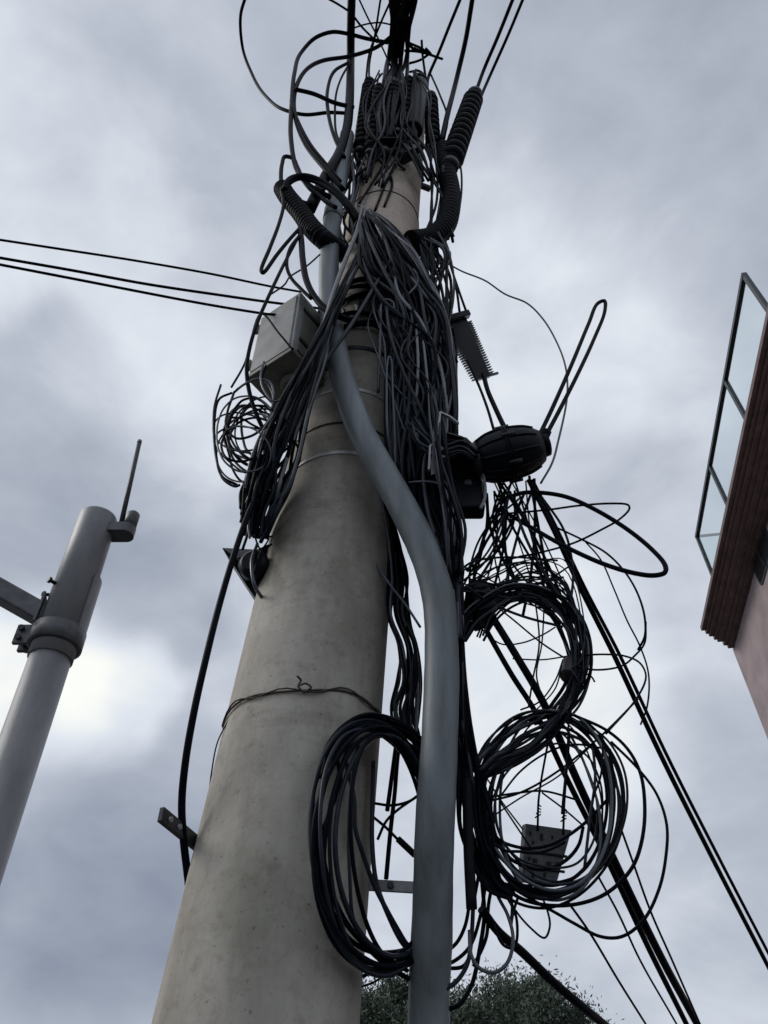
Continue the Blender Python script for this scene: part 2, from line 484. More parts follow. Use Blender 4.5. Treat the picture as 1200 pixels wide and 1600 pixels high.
# twisted wire tied round the pole
T = Thing('tie_wire', 'rusty wire tied round the concrete shaft with its ends twisted at the front', 'tie wire')
z = zrel(465, 1085, 1.6); c = pole_at(z); r = pole_r(z)
ps = [c+Vector((math.cos(a), math.sin(a), 0))*(r+.004+.002*math.sin(7*a))+Vector((0, 0, (.04*math.sin(a+1.0)+.033)+.006*math.sin(5*a)-.02*math.cos(a))) for a in [2*math.pi*i/60 for i in range(60)]]
T.part('loop', MB().tube(ps, .0028, 6, True), RUST)
ps2 = [p+Vector((0, 0, .008*math.sin(i*.9))) + (p-c)*.012 for i, p in enumerate(ps)]
T.part('loop', MB().tube(ps2, .0022, 6, True), RUST)
T.part('twisted_end', mk_cable(Z0, [(475, 1082), (466, 1072), (470, 1063), (464, 1056)], [1.59, 1.585, 1.58, 1.57], 3), RUST)
T.part('twisted_end', mk_cable(Z0, [(475, 1082), (486, 1074), (478, 1068), (468, 1071)], [1.595, 1.58, 1.575, 1.57], 3), RUST)
T.done()

# ------------------------------------------------------------------ the grey conduit that climbs the pole
T = Thing('conduit_pipe', 'thick grey plastic conduit bending round the front of the concrete pole', 'conduit')
cp = [(670, 1600, 1.80), (675, 1450, 1.72), (679, 1300, 1.64), (687, 1150, 1.60), (690, 1020, 1.59), (684, 930, 1.57), (662, 860, 1.55),
      (628, 790, 1.53), (594, 730, 1.52), (565, 675, 1.52), (544, 620, 1.52), (529, 565, 1.52), (519, 510, 1.53), (514, 450, 1.545), (515, 390, 1.555), (521, 330, 1.565),
      (531, 270, 1.575), (539, 232, 1.58), (542, 212, 1.585)]
ps = [P(*p) for p in cp]
ps.insert(0, Vector((ps[0].x-.01, ps[0].y+.02, 0)))
cl = spline(ps, 8)
pipe = T.part('pipe', MB().tube(cl, [.0425*(1+.012*math.sin(i*.55)+.008*math.sin(i*1.7+1)) for i in range(len(cl))], 28), PVC)
def sleeve(a, m=PVC):
    T.part('coupling', MB().tube(cl[a:a+3], .0455, 28), m)
sleeve(126)
T.done()

# ------------------------------------------------------------------ steel bars on the pole
zb = zrel(315, 1325, 1.8)
def atz(u, v, z): d = ray(u, v); return EYE+d*(z/d.z)
T = Thing('steel_bar', 'short flat steel bar sticking out from left edge of concrete pole low down', 'steel bar')
a, b = atz(251, 1272, zb), atz(340, 1345, zb)
T.part('bar', MB().bar(a, b, .012, .032, bev=.002), DST)
d = (b-a).normalized(); mb = MB()
for k in (.03, .07):
    p = a+d*k
    mb.lathe([(-.011, .006), (.011, .006)], p, d.cross(Vector((0, 0, 1))), 8)
T.part('bolt', mb, STE)
T.done()
T = Thing('support_arm', 'grey flat steel arm bracing conduit to concrete pole behind loops', 'bracket')
a, b = P(560, 1382, 1.80), P(705, 1390, 1.76)
T.part('bar', MB().bar(a, b, .008, .024, bev=.0015), STE)
mb = MB(); mb.lathe([(-.012, .008), (.012, .008)], a.lerp(b, .35), Vector((0, 1, 0)), 6)
T.part('bolt', mb, DST)
T.done()

# ------------------------------------------------------------------ left steel mast
YM = 2.55
T = Thing('steel_mast', 'grey painted steel mast with clamped side arm and thin rod on top', 'mast')
A, B = P(54.6, 1100, YM), P(140, 850, YM-.03)
ax = (B-A).normalized()
def M_(u, v):                         # point of the mast axis at an image height
    d = ray(u, v)
    n_ = ax.cross(d).cross(d); return A + ax*((EYE-A).dot(n_)/ax.dot(n_))
g0 = A - ax*(A.z/ax.z)
mid, top = M_(79, 1020), M_(152, 808)
rt = .0795
T.part('lower_tube', MB().lathe([(0, rt), ((mid-g0).length, rt)], g0, ax, 40), MAST)
L_ = (top-mid).length
T.part('upper_tube', MB().lathe([(-.03, rt+.007), (L_-.012, rt+.006), (L_-.004, rt+.003), (L_, rt-.006)], mid, ax, 40), MAST)
# half shell on the upper tube, edge standing proud on the right
cm = M_(95, 975)
side = FW.cross(ax).normalized()        # towards the right of the picture
fro = ax.cross(side).normalized()
if fro.dot(EYE-A) < 0: fro = -fro
mb = MB()
sh = []
for k in range(25):
    an = R(-20+180*k/24); sh.append(side*math.cos(an) - fro*math.sin(an))
pa, pb_ = M_(88, 1000), M_(122, 905)
poly = [pa+q*(rt+.022) for q in sh]+[pa+q*(rt+.008) for q in reversed(sh)]
mb.prism(poly, pb_-pa)
T.part('clamp_shell', mb, MAST)
c0 = M_(80, 1012); c1 = M_(93, 968)
h = (c1-c0).length
cl_ = T.part('clamp', MB().lathe([(0, rt+.016), (.004, rt+.026), (h*.6, rt+.026), (h*.6+.004, rt+.018)], c0, ax, 36), MASTD)
ear = MB()
for sgn in (-1, 1):
    ce = c0+ax*(h*.35) - side*(rt+.045)+fro*(.028*sgn)
    ear.box(ce, side*.035, fro*.009, ax*(h*.33), .003)
T.part('clamp_ear', ear, MASTD)
for kk in (.18, .5):
    p = c0+ax*(h*kk)-side*(rt+.055)
    T.part('bolt', MB().lathe([(-.055, .013), (-.043, .013), (-.043, .007), (.043, .007), (.043, .013), (.055, .013)], p, fro, 6), DST, under=cl_)
for q, pp in ((-side*.6+fro*.8, M_(106, 925)), (-side*.99+fro*.1, M_(108, 930))):
    q.normalize(); T.part('bolt', MB().lathe([(rt, .008), (rt+.03, .008), (rt+.03, .014), (rt+.042, .014)], pp, q, 6), DST)
p0 = M_(94, 968)-side*.05
p1 = P(-75, 882, 2.42)
dd = (p1-p0).normalized()
arm = T.part('arm', MB().bar(p0, p0+dd*1.6, .07, .085, bev=.008), MASTD)
T.part('arm_plate', MB().box(p0+dd*.055, dd*.006, dd.cross(Vector((0, 0, 1))).normalized()*.062, Vector((0, 0, 1))*.075, .002), MASTD, under=arm)
# rounded bracket at the mast head
q0 = M_(146, 838); hor = (side-Vector((0, 0, 1))*side.z).normalized()
fx = hor; fy = Vector((0, 0, 1)).cross(fx).normalized()
br = []
for k in range(13):
    an = R(-90+180*k/12); br.append(q0+fx*(.145+.042*math.cos(an))+fy*.042*math.sin(an))
br += [q0+fx*.04+fy*.042, q0+fx*.04-fy*.042]
bk = T.part('bracket', MB().prism(br, Vector((0, 0, .05))), MASTD)
T.part('boss', MB().lathe([(0, .03), (.085, .03), (.095, .022)], q0+fx*.155+Vector((0, 0, .05)), Vector((0, 0, 1)), 20), MASTD, under=bk)
ra = q0+fx*.115+Vector((0, 0, .04)); d = ray(218, 690); rb = EYE+d*((ra.y)/d.y)
T.part('rod', MB().tube([ra, ra.lerp(rb, .5), rb], .0115, 12), DST)
T.part('rod_tip', MB().lathe([(-.012, .0125), (.006, .0125), (.012, .006)], rb, rb-ra, 10), STE)
T.done()

# ------------------------------------------------------------------ building on the right
HK = 11.0
K = EYE+Vector((.677, 1.329, 1.0))*HK
e = Vector((-.096, -.596, 0)).normalized(); nrm = Vector((e.y, -e.x, 0))      # nrm faces the street, to the left
if nrm.x > 0: nrm = -nrm
LB = 13.0
Zv = Vector((0, 0, 1))
def hit(u, v, off):
    """where the sight line of a measured point meets the plane parallel to the facade, off metres behind the cornice edge"""
    d = ray(u, v); p = K-nrm*off; return EYE+d*((p-EYE).dot(nrm)/d.dot(nrm))
T = Thing('building', 'pink rendered building with brown stepped cornice and glazed roof terrace railing', 'building')
wo = K-nrm*.73-e*.58
wt = -.30
bdep = 7.0
W0 = Vector((wo.x, wo.y, 0))
wl = T.part('wall', MB().prism([W0, W0+e*LB, W0+e*LB-nrm*bdep, W0-nrm*bdep], Zv*(K.z+wt)), PINK)
steps = [(0.0, .0, -.10), (.10, -.035, -.15), (.17, -.06, -.19), (.28, -.10, -.235), (.36, -.14, -.26), (.50, -.19, -.30), (.60, -.235, -.335)]
for i, (d0, zt0, zb0) in enumerate(steps):
    s0 = K-nrm*d0-e*(.58*d0/.73)
    q = [s0+Zv*zb0, s0+e*LB+Zv*zb0, s0+e*LB-nrm*(1.4-d0)+Zv*zb0, s0-nrm*(1.4-d0)+Zv*zb0]
    T.part('cornice_moulding', MB().prism(q, Zv*(zt0-zb0 if i == 0 else .05+zt0-zb0-.052)), BROWN)
sl = K-nrm*.06-e*.02
T.part('terrace_slab', MB().prism([sl, sl+e*LB, sl+e*LB-nrm*6, sl-nrm*6], Zv*.07), BROWN)
# railing
base_px = [(1110, 890), (1140, 765), (1166, 620), (1196, 470)]
pb4 = [hit(u, v, .09) for u, v in base_px]
rail_z = hit(1088, 845, .09).z
top4 = [hit(u, v, .09) for u, v in ((1088, 845), (1112, 720), (1140, 585), (1170, 440))]
ss = [(p-K).dot(e) for p in pb4]
s0_ = ss[0]; s3_ = (top4[3]-K).dot(e)
stn = [s0_, s0_+(s3_-s0_)/3, s0_+2*(s3_-s0_)/3, s3_]
zb_ = K.z+.07
def rp(s, z, off=.09): q = K+e*s-nrm*off; return Vector((q.x, q.y, z))
rl = T.part('top_rail', MB().bar(rp(stn[0]-.03, rail_z), rp(stn[3]+.03, rail_z), .085, .075), FRAME)
T.part('bottom_rail', MB().bar(rp(stn[0]+.02, zb_+.05), rp(stn[3]-.02, zb_+.05), .04, .04), FRAME)
for s in stn:
    T.part('post', MB().bar(rp(s, zb_), rp(s, rail_z-.038), .07, .08, e), FRAME)
for i in range(3):
    a, b = rp(stn[i]+.03, zb_+.08), rp(stn[i+1]-.03, rail_z-.03)
    mb = MB().prism([Vector((a.x, a.y, a.z)), Vector((b.x, b.y, a.z)), Vector((b.x, b.y, b.z)), Vector((a.x, a.y, b.z))], -nrm*.008)
    T.part('pane', mb, GLASS)
for s in (stn[0],):
    a, b = rp(s, rail_z, .12), rp(s, rail_z, 1.6)
    T.part('return_rail', MB().bar(a, b, .05, .045), FRAME)
    a, b = rp(s, zb_+.05, .12), rp(s, zb_+.05, 1.6)
    T.part('return_rail', MB().bar(a, b, .04, .04), FRAME)
    a, b = rp(s, zb_+.08, .13), rp(s, rail_z-.03, 1.58)
    T.part('pane', MB().prism([a, Vector((b.x, b.y, a.z)), b, Vector((a.x, a.y, b.z))], e*.008), GLASS)
# window in the wall
wlo, whi = hit(1191, 918, .73), hit(1193, 800, .73)
sx = (wlo-K).dot(e); wz0, wz1 = wlo.z, whi.z
def wp(s, z, off=.73): q = K+e*s-nrm*off; return Vector((q.x, q.y, z))
ww = 1.3
wd = MB()
cr8 = .12
pl = []
for (cx, cz, a0) in ((sx+cr8, wz0+cr8, 180), (sx+ww-cr8, wz0+cr8, 270), (sx+ww-cr8, wz1-cr8, 0), (sx+cr8, wz1-cr8, 90)):
    for k in range(5):
        an = R(a0+90*k/4); pl.append(wp(cx+cr8*math.cos(an), cz+cr8*math.sin(an), .728))
wd.prism(pl, nrm*.02)
wf = T.part('window', wd, FRAME)
a, b = wp(sx+.07, wz0+.07, .705), wp(sx+ww-.07, wz1-.07, .705)
T.part('pane', MB().prism([a, Vector((b.x, b.y, a.z)), b, Vector((a.x, a.y, b.z))], nrm*.006), WGL, under=wf)
for k in (0.5,):
    T.part('mullion', MB().bar(wp(sx+ww*k, wz0+.05, .69), wp(sx+ww*k, wz1-.05, .69), .04, .03, e), FRAME, under=wf)
T.done()

# ------------------------------------------------------------------ trees far behind
def tree(label, u, v, Y, cw, m, seed, n=9000):
    rg = random.Random(seed)
    apex = P(u, v, Y); H = apex.z; base = Vector((apex.x, apex.y, 0))
    T = Thing('tree', label, 'tree', 'trees behind the pole')
    trunk = [base, base+Vector((.1, 0, H*.3)), base+Vector((-.05, .1, H*.6)), base+Vector((0, 0, H*.9))]
    tp = spline(trunk, 6); T.part('trunk', MB().tube(tp, [.2*(1-.8*i/(len(tp)-1)) for i in range(len(tp))], 10), BARK)
    tips = []
    lm = MB()
    for i in range(46):
        h0 = H*rg.uniform(.35, .86); a = rg.uniform(0, 6.28); ln = cw*rg.uniform(.45, 1.0)*math.sqrt(max(.08, 1-((h0/H-.55)/.5)**2))
        p0 = base+Vector((0, 0, h0)); rise = rg.uniform(.3, 1.0)*ln*.8
        p2 = p0+Vector((math.cos(a)*ln, math.sin(a)*ln, rise)); p2.z = min(p2.z, H*rg.uniform(.9, 1.0)); p1 = p0.lerp(p2, .5)+Vector((0, 0, -.1*ln))
        lp = spline([p0, p1, p2], 4); lm.tube(lp, [.045*(1-.8*k/(len(lp)-1)) for k in range(len(lp))], 5)
        for k in range(5): tips.append(lp[-1-k] + Vector((rg.gauss(0, .18), rg.gauss(0, .18), rg.gauss(0, .16))))
    T.part('limbs', lm, BARK)
    for i in range(26):
        a = rg.uniform(0, 6.28); rr_ = cw*.6*math.sqrt(rg.random()); tips.append(base+Vector((math.cos(a)*rr_, math.sin(a)*rr_, H*(1-.16*(rr_/cw/.6)**2)-rg.uniform(.1, .5))))
    for i in range(14):
        a = rg.uniform(0, 6.28); rr_ = cw*rg.uniform(.1, .9); p0 = base+Vector((math.cos(a)*rr_, math.sin(a)*rr_, H*(.93-.2*(rr_/cw)**2)))
        for k in range(4): tips.append(p0+Vector((math.cos(a)*.12*k, math.sin(a)*.12*k, .16*k)))
    lf = MB()
    per = 6*n//len(tips)
    for c in tips:
        sz = rg.uniform(.12, .34); dirc = Vector((rg.gauss(0, .5), rg.gauss(0, .5), rg.uniform(.1, 1))).normalized()
        for k in range(per):
            p = c+Vector((rg.gauss(0, sz), rg.gauss(0, sz), rg.gauss(0, sz*.75)))
            if p.z > H+.35: p.z = H-rg.random()*.2
            d = (dirc*.8+Vector((rg.gauss(0, .6), rg.gauss(0, .6), rg.gauss(0, .5)))).normalized()
            l = rg.uniform(.07, .16); s_ = d.orthogonal().normalized(); s_.rotate(Matrix.Rotation(rg.uniform(0, 6.28), 3, d)); s_ *= l*.16
            lf.quad(p, p+d*l*.5+s_, p+d*l, p+d*l*.5-s_)
    T.part('crown', lf, m, kind='stuff')
    T.done()
tree('dark feathery tree crown showing between the concrete pole and the grey conduit', 606, 1536, 24, 2.0, LEAF1, 3)
tree('greyish green tree crown rising right of conduit beneath the lowest cable loops', 815, 1540, 25, 2.1, LEAF2, 5, 11000)
tree('lower green tree crown touching conduit, half hidden behind the greyish tree', 745, 1560, 21, 1.3, LEAF1, 9, 6000)

# ------------------------------------------------------------------ grey box left of the pole
bA = P(387, 592, 1.60); zB = bA.z-EYE.z
e1 = Vector((.82, -.57, 0)).normalized(); e2 = Vector((.57, .82, 0)).normalized(); hb = .42
T = Thing('junction_box', 'square light grey junction box with dark olive underside left of pole', 'junction box')
w1, w2 = .205, .27
c = bA+e1*w1/2+e2*w2/2+Zv*hb/2
shell = T.part('shell', MB().box(c+Zv*.012, e1*w1/2, e2*w2/2, Zv*(hb/2-.012), .004), BOXG)
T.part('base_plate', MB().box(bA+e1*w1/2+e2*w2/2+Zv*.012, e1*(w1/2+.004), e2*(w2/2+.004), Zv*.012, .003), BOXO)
kc = bA+e1*w1*.60+e2*w2*.42
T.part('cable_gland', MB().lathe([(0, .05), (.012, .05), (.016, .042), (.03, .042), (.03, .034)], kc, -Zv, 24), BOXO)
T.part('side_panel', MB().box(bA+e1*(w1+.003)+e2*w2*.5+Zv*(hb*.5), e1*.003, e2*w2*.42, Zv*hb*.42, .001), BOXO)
for k in (.25, .75): T.part('strap', MB().bar(bA+e1*(w1+.0085)+e2*.02+Zv*hb*k, bA+e1*(w1+.0085)+e2*(w2-.02)+Zv*hb*k, .005, .02), DST)
for k in (.2, .8):
    T.part('hinge', MB().lathe([(-.03, .007), (.03, .007)], bA-e1*.004-e2*.004+Zv*hb*k, Zv, 10), BOXO)
for a_, b_ in ((.08, .08), (.92, .08), (.08, .92), (.92, .92)):
    T.part('screw', MB().lathe([(0, .006), (.004, .006)], bA+e1*w1*a_+Zv*hb*b_, -e2, 10), DST)
T.part('door_panel', MB().box(bA+e1*w1*.5-e2*.002+Zv*hb*.5, e1*w1*.44, e2*.004, Zv*hb*.44, .002), BOXG)
# mounting arm back to the pole
zc = zB+.2; pc = pole_at(zc)
T.part('mounting_arm', MB().bar(c+e2*.05, Vector((pc.x-.1, pc.y, c.z)), .03, .04), DST)
T.done()

# dark wedge bracket lower on the left side
T = Thing('cable_bracket', 'dark wedge shaped bracket with round plug under the left cable bundle', 'bracket')
wq = [P(347, 856, 1.70), P(372, 872, 1.68), P(420, 850, 1.72), P(428, 860, 1.78), P(402, 940, 1.74)]
T.part('wedge', MB().prism(wq, Vector((.02, .09, .0))), DST)
T.part('plug', MB().lathe([(-.02, .045), (.03, .045), (.045, .03)], P(400, 888, 1.70), Vector((-.15, -1, -.15)), 22), PLA)
T.part('hook', mk_cable(Z0, [(402, 850), (393, 880), (398, 915), (410, 935)], [1.68, 1.63, 1.63, 1.68], 5), FAD)
T.done()

# ------------------------------------------------------------------ insulators
def insulator(label, a, b, rc, rs, ns, group='ribbed insulators at the pole head', cap=True, hook=True, cat='insulator', m=CERA, lean=None):
    T = Thing('insulator', label, cat, group)
    ax = (b-a); ln = ax.length
    T.part('core', MB().lathe([(0, rc), (ln, rc)], a, ax, 18), m)
    for k in range(ns):
        d = ln*(.08+.84*k/(ns-1)); th = ln*.84/ns*.5
        T.part('shed', MB().lathe([(d-th*.6, rc*.98), (d-th*.2, rs), (d+th*.1, rs), (d+th*.6, rc*.98)], a, ax, 18), m)
    if cap:
        T.part('end_cap', MB().lathe([(-rs*.5, rc*.7), (-rs*.45, rs*.8), (rs*.1, rs*.8), (rs*.15, rc)], a, ax, 16), DST)
        T.part('end_cap', MB().lathe([(ln-rs*.15, rc), (ln-rs*.1, rs*.75), (ln+rs*.6, rs*.75), (ln+rs*.65, rc*.6)], a, ax, 16), DST)
    if hook:
        hp = b+ax.normalized()*rs*.6; s = ax.orthogonal().normalized()
        T.part('hook', MB().tube(spline([hp, hp+ax.normalized()*rs+s*rs*.5, hp+ax.normalized()*rs*2, hp+ax.normalized()*rs*1.6-s*rs*.8], 6), rs*.16, 8), DST)
    return T.done()
px = lambda w, u, v, Y: w*dist(u, v, Y)/1200
insulator('wide finned insulator hanging out right of the pole head', P(741, 150, 1.70), P(703, 258, 1.68), px(12, 720, 200, 1.7), px(17.5, 720, 200, 1.7), 12)
insulator('slim ribbed insulator leftmost of those clustered on pole head', P(577, 130, 1.60), P(563, 238, 1.62), px(7, 570, 180, 1.6), px(12, 570, 180, 1.6), 14)
insulator('stack of thin discs second from left on pole head', P(592, 138, 1.53), P(578, 240, 1.55), px(5, 585, 180, 1.55), px(10, 585, 180, 1.55), 12)
insulator('stout ribbed insulator at the middle of the pole head cluster', P(616, 136, 1.56), P(600, 240, 1.58), px(8, 610, 180, 1.57), px(14, 610, 180, 1.57), 12)
insulator('tall ribbed insulator beside the smooth black canister on pole head', P(638, 128, 1.60), P(626, 245, 1.60), px(7, 630, 180, 1.6), px(12.5, 630, 180, 1.6), 13)
insulator('small spiky insulator on the right edge of the pole head', P(673, 152, 1.70), P(677, 232, 1.72), px(5, 674, 190, 1.7), px(12, 674, 190, 1.7), 9)
T = Thing('canister', 'smooth black cylindrical canister on top of the pole among insulators', 'canister')
a, b = P(655, 132, 1.60), P(645, 205, 1.60); r_ = px(14.5, 650, 165, 1.6); ln = (b-a).length
T.part('body', MB().lathe([(0, r_*.9), (.02, r_), (ln-.02, r_), (ln, r_*.92)], a, b-a, 28), PLA)
T.part('lid', MB().lathe([(-.05, r_*.7), (-.045, r_*1.05), (-.005, r_*1.05), (0, r_*.9)], a, b-a, 28), RUB)
T.part('foot', MB().lathe([(ln, r_*.5), (ln+.14, r_*.5)], a, b-a, 14), DST)
T.done()
T = Thing('clamp_block', 'blocky black clamp at the lower front of the pole head cluster', 'clamp')
T.part('block', MB().box(P(610, 228, 1.60), Vector((px(16, 610, 228, 1.6), 0, 0)), Vector((0, .04, 0)), Vector((0, .05, .12)), .012), PLA)
T.part('jaw', MB().box(P(632, 240, 1.59), Vector((.035, -.01, .015)), Vector((.01, .03, 0)), Vector((-.02, 0, .05)), .006), DST)
T.part('bolt', MB().lathe([(-.05, .012), (.07, .012)], P(606, 236, 1.585), Vector((1, -.2, .1)), 6), STE)
T.done()
bundle('messy black leads wound among the insulators on the pole head', [(612, 120, 1.54, 20), (600, 160, 1.52, 30), (606, 200, 1.52, 34), (598, 240, 1.55, 26), (575, 285, 1.58, 24)], 12, 3.0, .04, wander=.8, jit=3, name='wire_tangle', cat='wire tangle', part='wire')
bundle('messy black leads hanging in front of the smooth canister', [(640, 110, 1.54, 14), (652, 150, 1.52, 20), (646, 195, 1.52, 26), (660, 235, 1.56, 22), (676, 280, 1.62, 10)], 8, 3.0, .03, wander=.8, jit=3, name='wire_tangle', cat='wire tangle', part='wire')
# collar on the pole head that the insulators sit on
T = Thing('pole_collar', 'dark steel collar clamped round top of beige pole section', 'collar')
zc = zrel(620, 226, 1.62); pc = pole_at(zc); rr0 = pole_r(zc)+.009
T.part('ring', MB().lathe([(0, rr0), (.002, rr0+.012), (.05, rr0+.012), (.052, rr0)], pc, PAX, 36, caps=False), DST)
for an in (20, 150, 235, 280, 320):
    q = Vector((math.cos(R(an)), math.sin(R(an)), 0))
    T.part('lug', MB().box(pc+PAX*.03+q*(rr0+.035), q*.035, PAX.cross(q)*.014, PAX*.022, .004), DST)
T.done()

# ribbed clamp and its two cables right of the bundle
T = Thing('comb_insulator', 'slanted bristly comb-edged insulator with flat top cap right of cable bundle', 'insulator')
a, b = P(712, 500, 1.72), P(757, 590, 1.72)
ax = (b-a).normalized(); ln = (b-a).length
wv = ax.cross(FW).normalized()
def cq(t, s): return a+ax*(ln*t)+wv*s
h0, h1 = px(17, 720, 510, 1.72), px(10, 750, 580, 1.72)
T.part('body', MB().prism([cq(0, -h0), cq(0, h0), cq(1, h1), cq(1, -h1)], FW*.05), PLA)
mb = MB()
for k in range(24):
    t = .08+.9*k/23; hw = h0+(h1-h0)*t
    for sg in (-1, 1):
        mb.box(cq(t, sg*(hw+.008))+FW*.025, wv*.011, ax*.0022, FW*.02)
T.part('comb', mb, RUB, kind='stuff')
T.part('top_cap', MB().box(cq(-.06, 0)+FW*.02, wv*(h0*1.5), ax*.022, FW*.04, .006), PLA)
T.part('clip', MB().lathe([(-.03, .03), (.03, .03)], cq(.02, -h0*2.0)+FW*.02, FW, 14), RUB)
T.part('tip', MB().box(cq(.98, h1*1.5)+FW*.02, wv*.022, ax*.006, FW*.015), DST)
T.done()

# corrugated hoses
def corrugated(label, z, pts, Y, w, taper=None):
    ps = spline(pts3(z, pts, Y), 26); r0 = depth_of(ps)*w/2400
    rr = [r0*(1.0 if (i//2) % 2 == 0 else .84) for i in range(len(ps))]
    return solo('corrugated_hose', label, 'hose', MB().tube(ps, rr, 14), RUB)
corrugated('thick black corrugated hose curving down right of the beige pole section', Z1, [(845, 560), (852, 620), (870, 700), (872, 780), (850, 850), (800, 895), (725, 908)], [1.69, 1.69, 1.70, 1.70, 1.70, 1.69, 1.66], 33)
corrugated('short black corrugated hose slanting behind conduit on the left', ZA, [(225, 300), (270, 370), (370, 490), (470, 630), (560, 720), (650, 790), (760, 870)], [1.5, 1.5, 1.5, 1.5, 1.5, 1.56, 1.6], 31)

# ------------------------------------------------------------------ splice closure
T = Thing('splice_closure', 'fat black egg shaped cable splice closure hanging off the bundle', 'splice closure')
a, b = P(742, 722, 1.57), P(858, 694, 1.53)
ax = b-a; ln = ax.length; rr_ = px(42, 800, 715, 1.55)
T.part('dome', MB().lathe([(ln*t, rr_*k) for t, k in ((0, .45), (.02, .62), (.08, .78), (.2, .93), (.38, 1.0), (.55, .98), (.70, .90), (.82, .76), (.9, .60), (.905, .50))], a, ax, 36), PLA)
e1c = ax.orthogonal().normalized(); e2c = ax.normalized().cross(e1c)
for k in range(10):
    q = e1c*math.cos(R(36*k))+e2c*math.sin(R(36*k))
    T.part('rib', MB().tube(spline([a+ax*t+q*rr_*kk*1.01 for t, kk in ((.06, .76), (.2, .93), (.38, 1.0), (.55, .98), (.70, .90), (.82, .76))], 4), .0045, 6), PLA)
for t_, k_ in ((.40, 1.02), (.44, 1.02)):
    T.part('seam_flange', MB().lathe([(ln*t_, rr_*.98), (ln*t_+.001, rr_*1.06), (ln*t_+.006, rr_*1.06), (ln*t_+.007, rr_*.98)], a, ax, 30), RUB)
for k in range(6):
    q = e1c*math.cos(R(60*k+20))+e2c*math.sin(R(60*k+20))
    T.part('bolt', MB().lathe([(-.012, .007), (.03, .007)], a+ax*.42+q*rr_*1.05, ax, 6), DST)
T.part('end_plate', MB().lathe([(ln*.905, rr_*.46), (ln*.99, rr_*.42), (ln*1.0, rr_*.34)], a, ax, 24), RUB)
T.part('clamp_ring', MB().lathe([(-.012, rr_*.5), (-.012, rr_*.72), (.012, rr_*.74), (.016, rr_*.5)], a, ax, 28), DST)
a2 = P(686, 706, 1.57)
T.part('neck', MB().lathe([(0, rr_*.62), (.02, rr_*.78), ((a-a2).length*.6, rr_*.80), ((a-a2).length, rr_*.5)], a2, a-a2, 26), RUB)
for uu, vv in ((838, 690), (848, 686), (843, 702)):
    p = P(uu, vv, 1.53); T.part('cable_port', MB().lathe([(-.05, .017), (.03, .017), (.034, .012)], p, ray(938, 470)*2.3-ray(838, 690)*2.3 if vv < 700 else ax, 12), RUB)
mb = MB()
for k in range(6):
    an = R(60*k); e1_ = ax.orthogonal().normalized(); e2_ = ax.normalized().cross(e1_); q = e1_*math.cos(an)+e2_*math.sin(an)
    T.part('rib', MB().box(a2.lerp(a, .45)+q*rr_*.82, (a-a2).normalized()*.04, q*.012, q.cross(ax).normalized()*.006), PLA)
T.done()
# small fittings round the neck
T = Thing('hanger_bracket', 'bent bright steel hanger bracket left of the splice closure neck', 'bracket')
mb = MB()
for pa_, pb2 in (((683, 690), (688, 645)), ((688, 645), (703, 652)), ((703, 652), (716, 662)), ((670, 735), (672, 698)), ((672, 698), (682, 694))):
    mb.bar(P(*pa_, 1.47), P(*pb2, 1.47), .010, .006)
T.part('strip', mb, STE)
T.part('plate', MB().prism([P(671, 700, 1.49), P(681, 697, 1.49), P(683, 738, 1.49), P(674, 742, 1.49)], Vector((0, .006, .004))), BOXG)
T.part('tongue', MB().prism([P(682, 692, 1.485), P(698, 702, 1.485), P(695, 720, 1.485), P(690, 712, 1.485)], Vector((0, .006, .004))), STE)
T.done()
T = Thing('terminal_box', 'flat dark terminal box behind the bend of the grey conduit', 'terminal box')
c = P(668, 800, 1.68)
T.part('case', MB().box(c, Vector((px(33, 668, 800, 1.68), 0, 0)), Vector((0, .03, 0)), Vector((0, 0, .16)), .01), PLA)
T.part('lid', MB().box(c+Vector((0, -.036, .0)), Vector((px(30, 668, 800, 1.68), 0, 0)), Vector((0, .007, 0)), Vector((0, 0, .15)), .004), RUB)
T.part('lip', MB().box(c+Vector((0, -.036, -.152)), Vector((px(31, 668, 800, 1.68), 0, 0)), Vector((0, .012, 0)), Vector((0, 0, .006)), .002), FAD)
T.done()
T = Thing('terminal_box', 'small dark box with pale domed button below the splice closure neck', 'terminal box')
c = P(730, 765, 1.62)
T.part('case', MB().box(c, Vector((.045, 0, 0)), Vector((0, .03, 0)), Vector((0, 0, .105)), .01), PLA)
T.part('button', MB().lathe([(.03, .014), (.036, .012), (.04, .005)], c, Vector((0, -1, -.1)), 14), FAD)
T.done()
solo('cable_clamp', 'square black clamp gripping the cables just right of conduit bend', 'clamp', MB().box(P(710, 883, 1.62), Vector((.024, 0, 0)), Vector((0, .03, 0)), Vector((0, 0, .05)), .006), PLA)
solo('cable_clamp', 'black wedge clamp at the left end of the upper coil', 'clamp', MB().box(P(750, 945, 1.70), Vector((.03, 0, .012)), Vector((0, .05, 0)), Vector((-.012, 0, .05)), .008), PLA)
solo('cable_clamp', 'long flat black sleeve standing upright right of conduit beside lower coil', 'sleeve', MB().tube(spline([P(730, 1218, 1.655), P(732, 1320, 1.66), P(737, 1420, 1.67)], 6), .0115, 12), RUB)

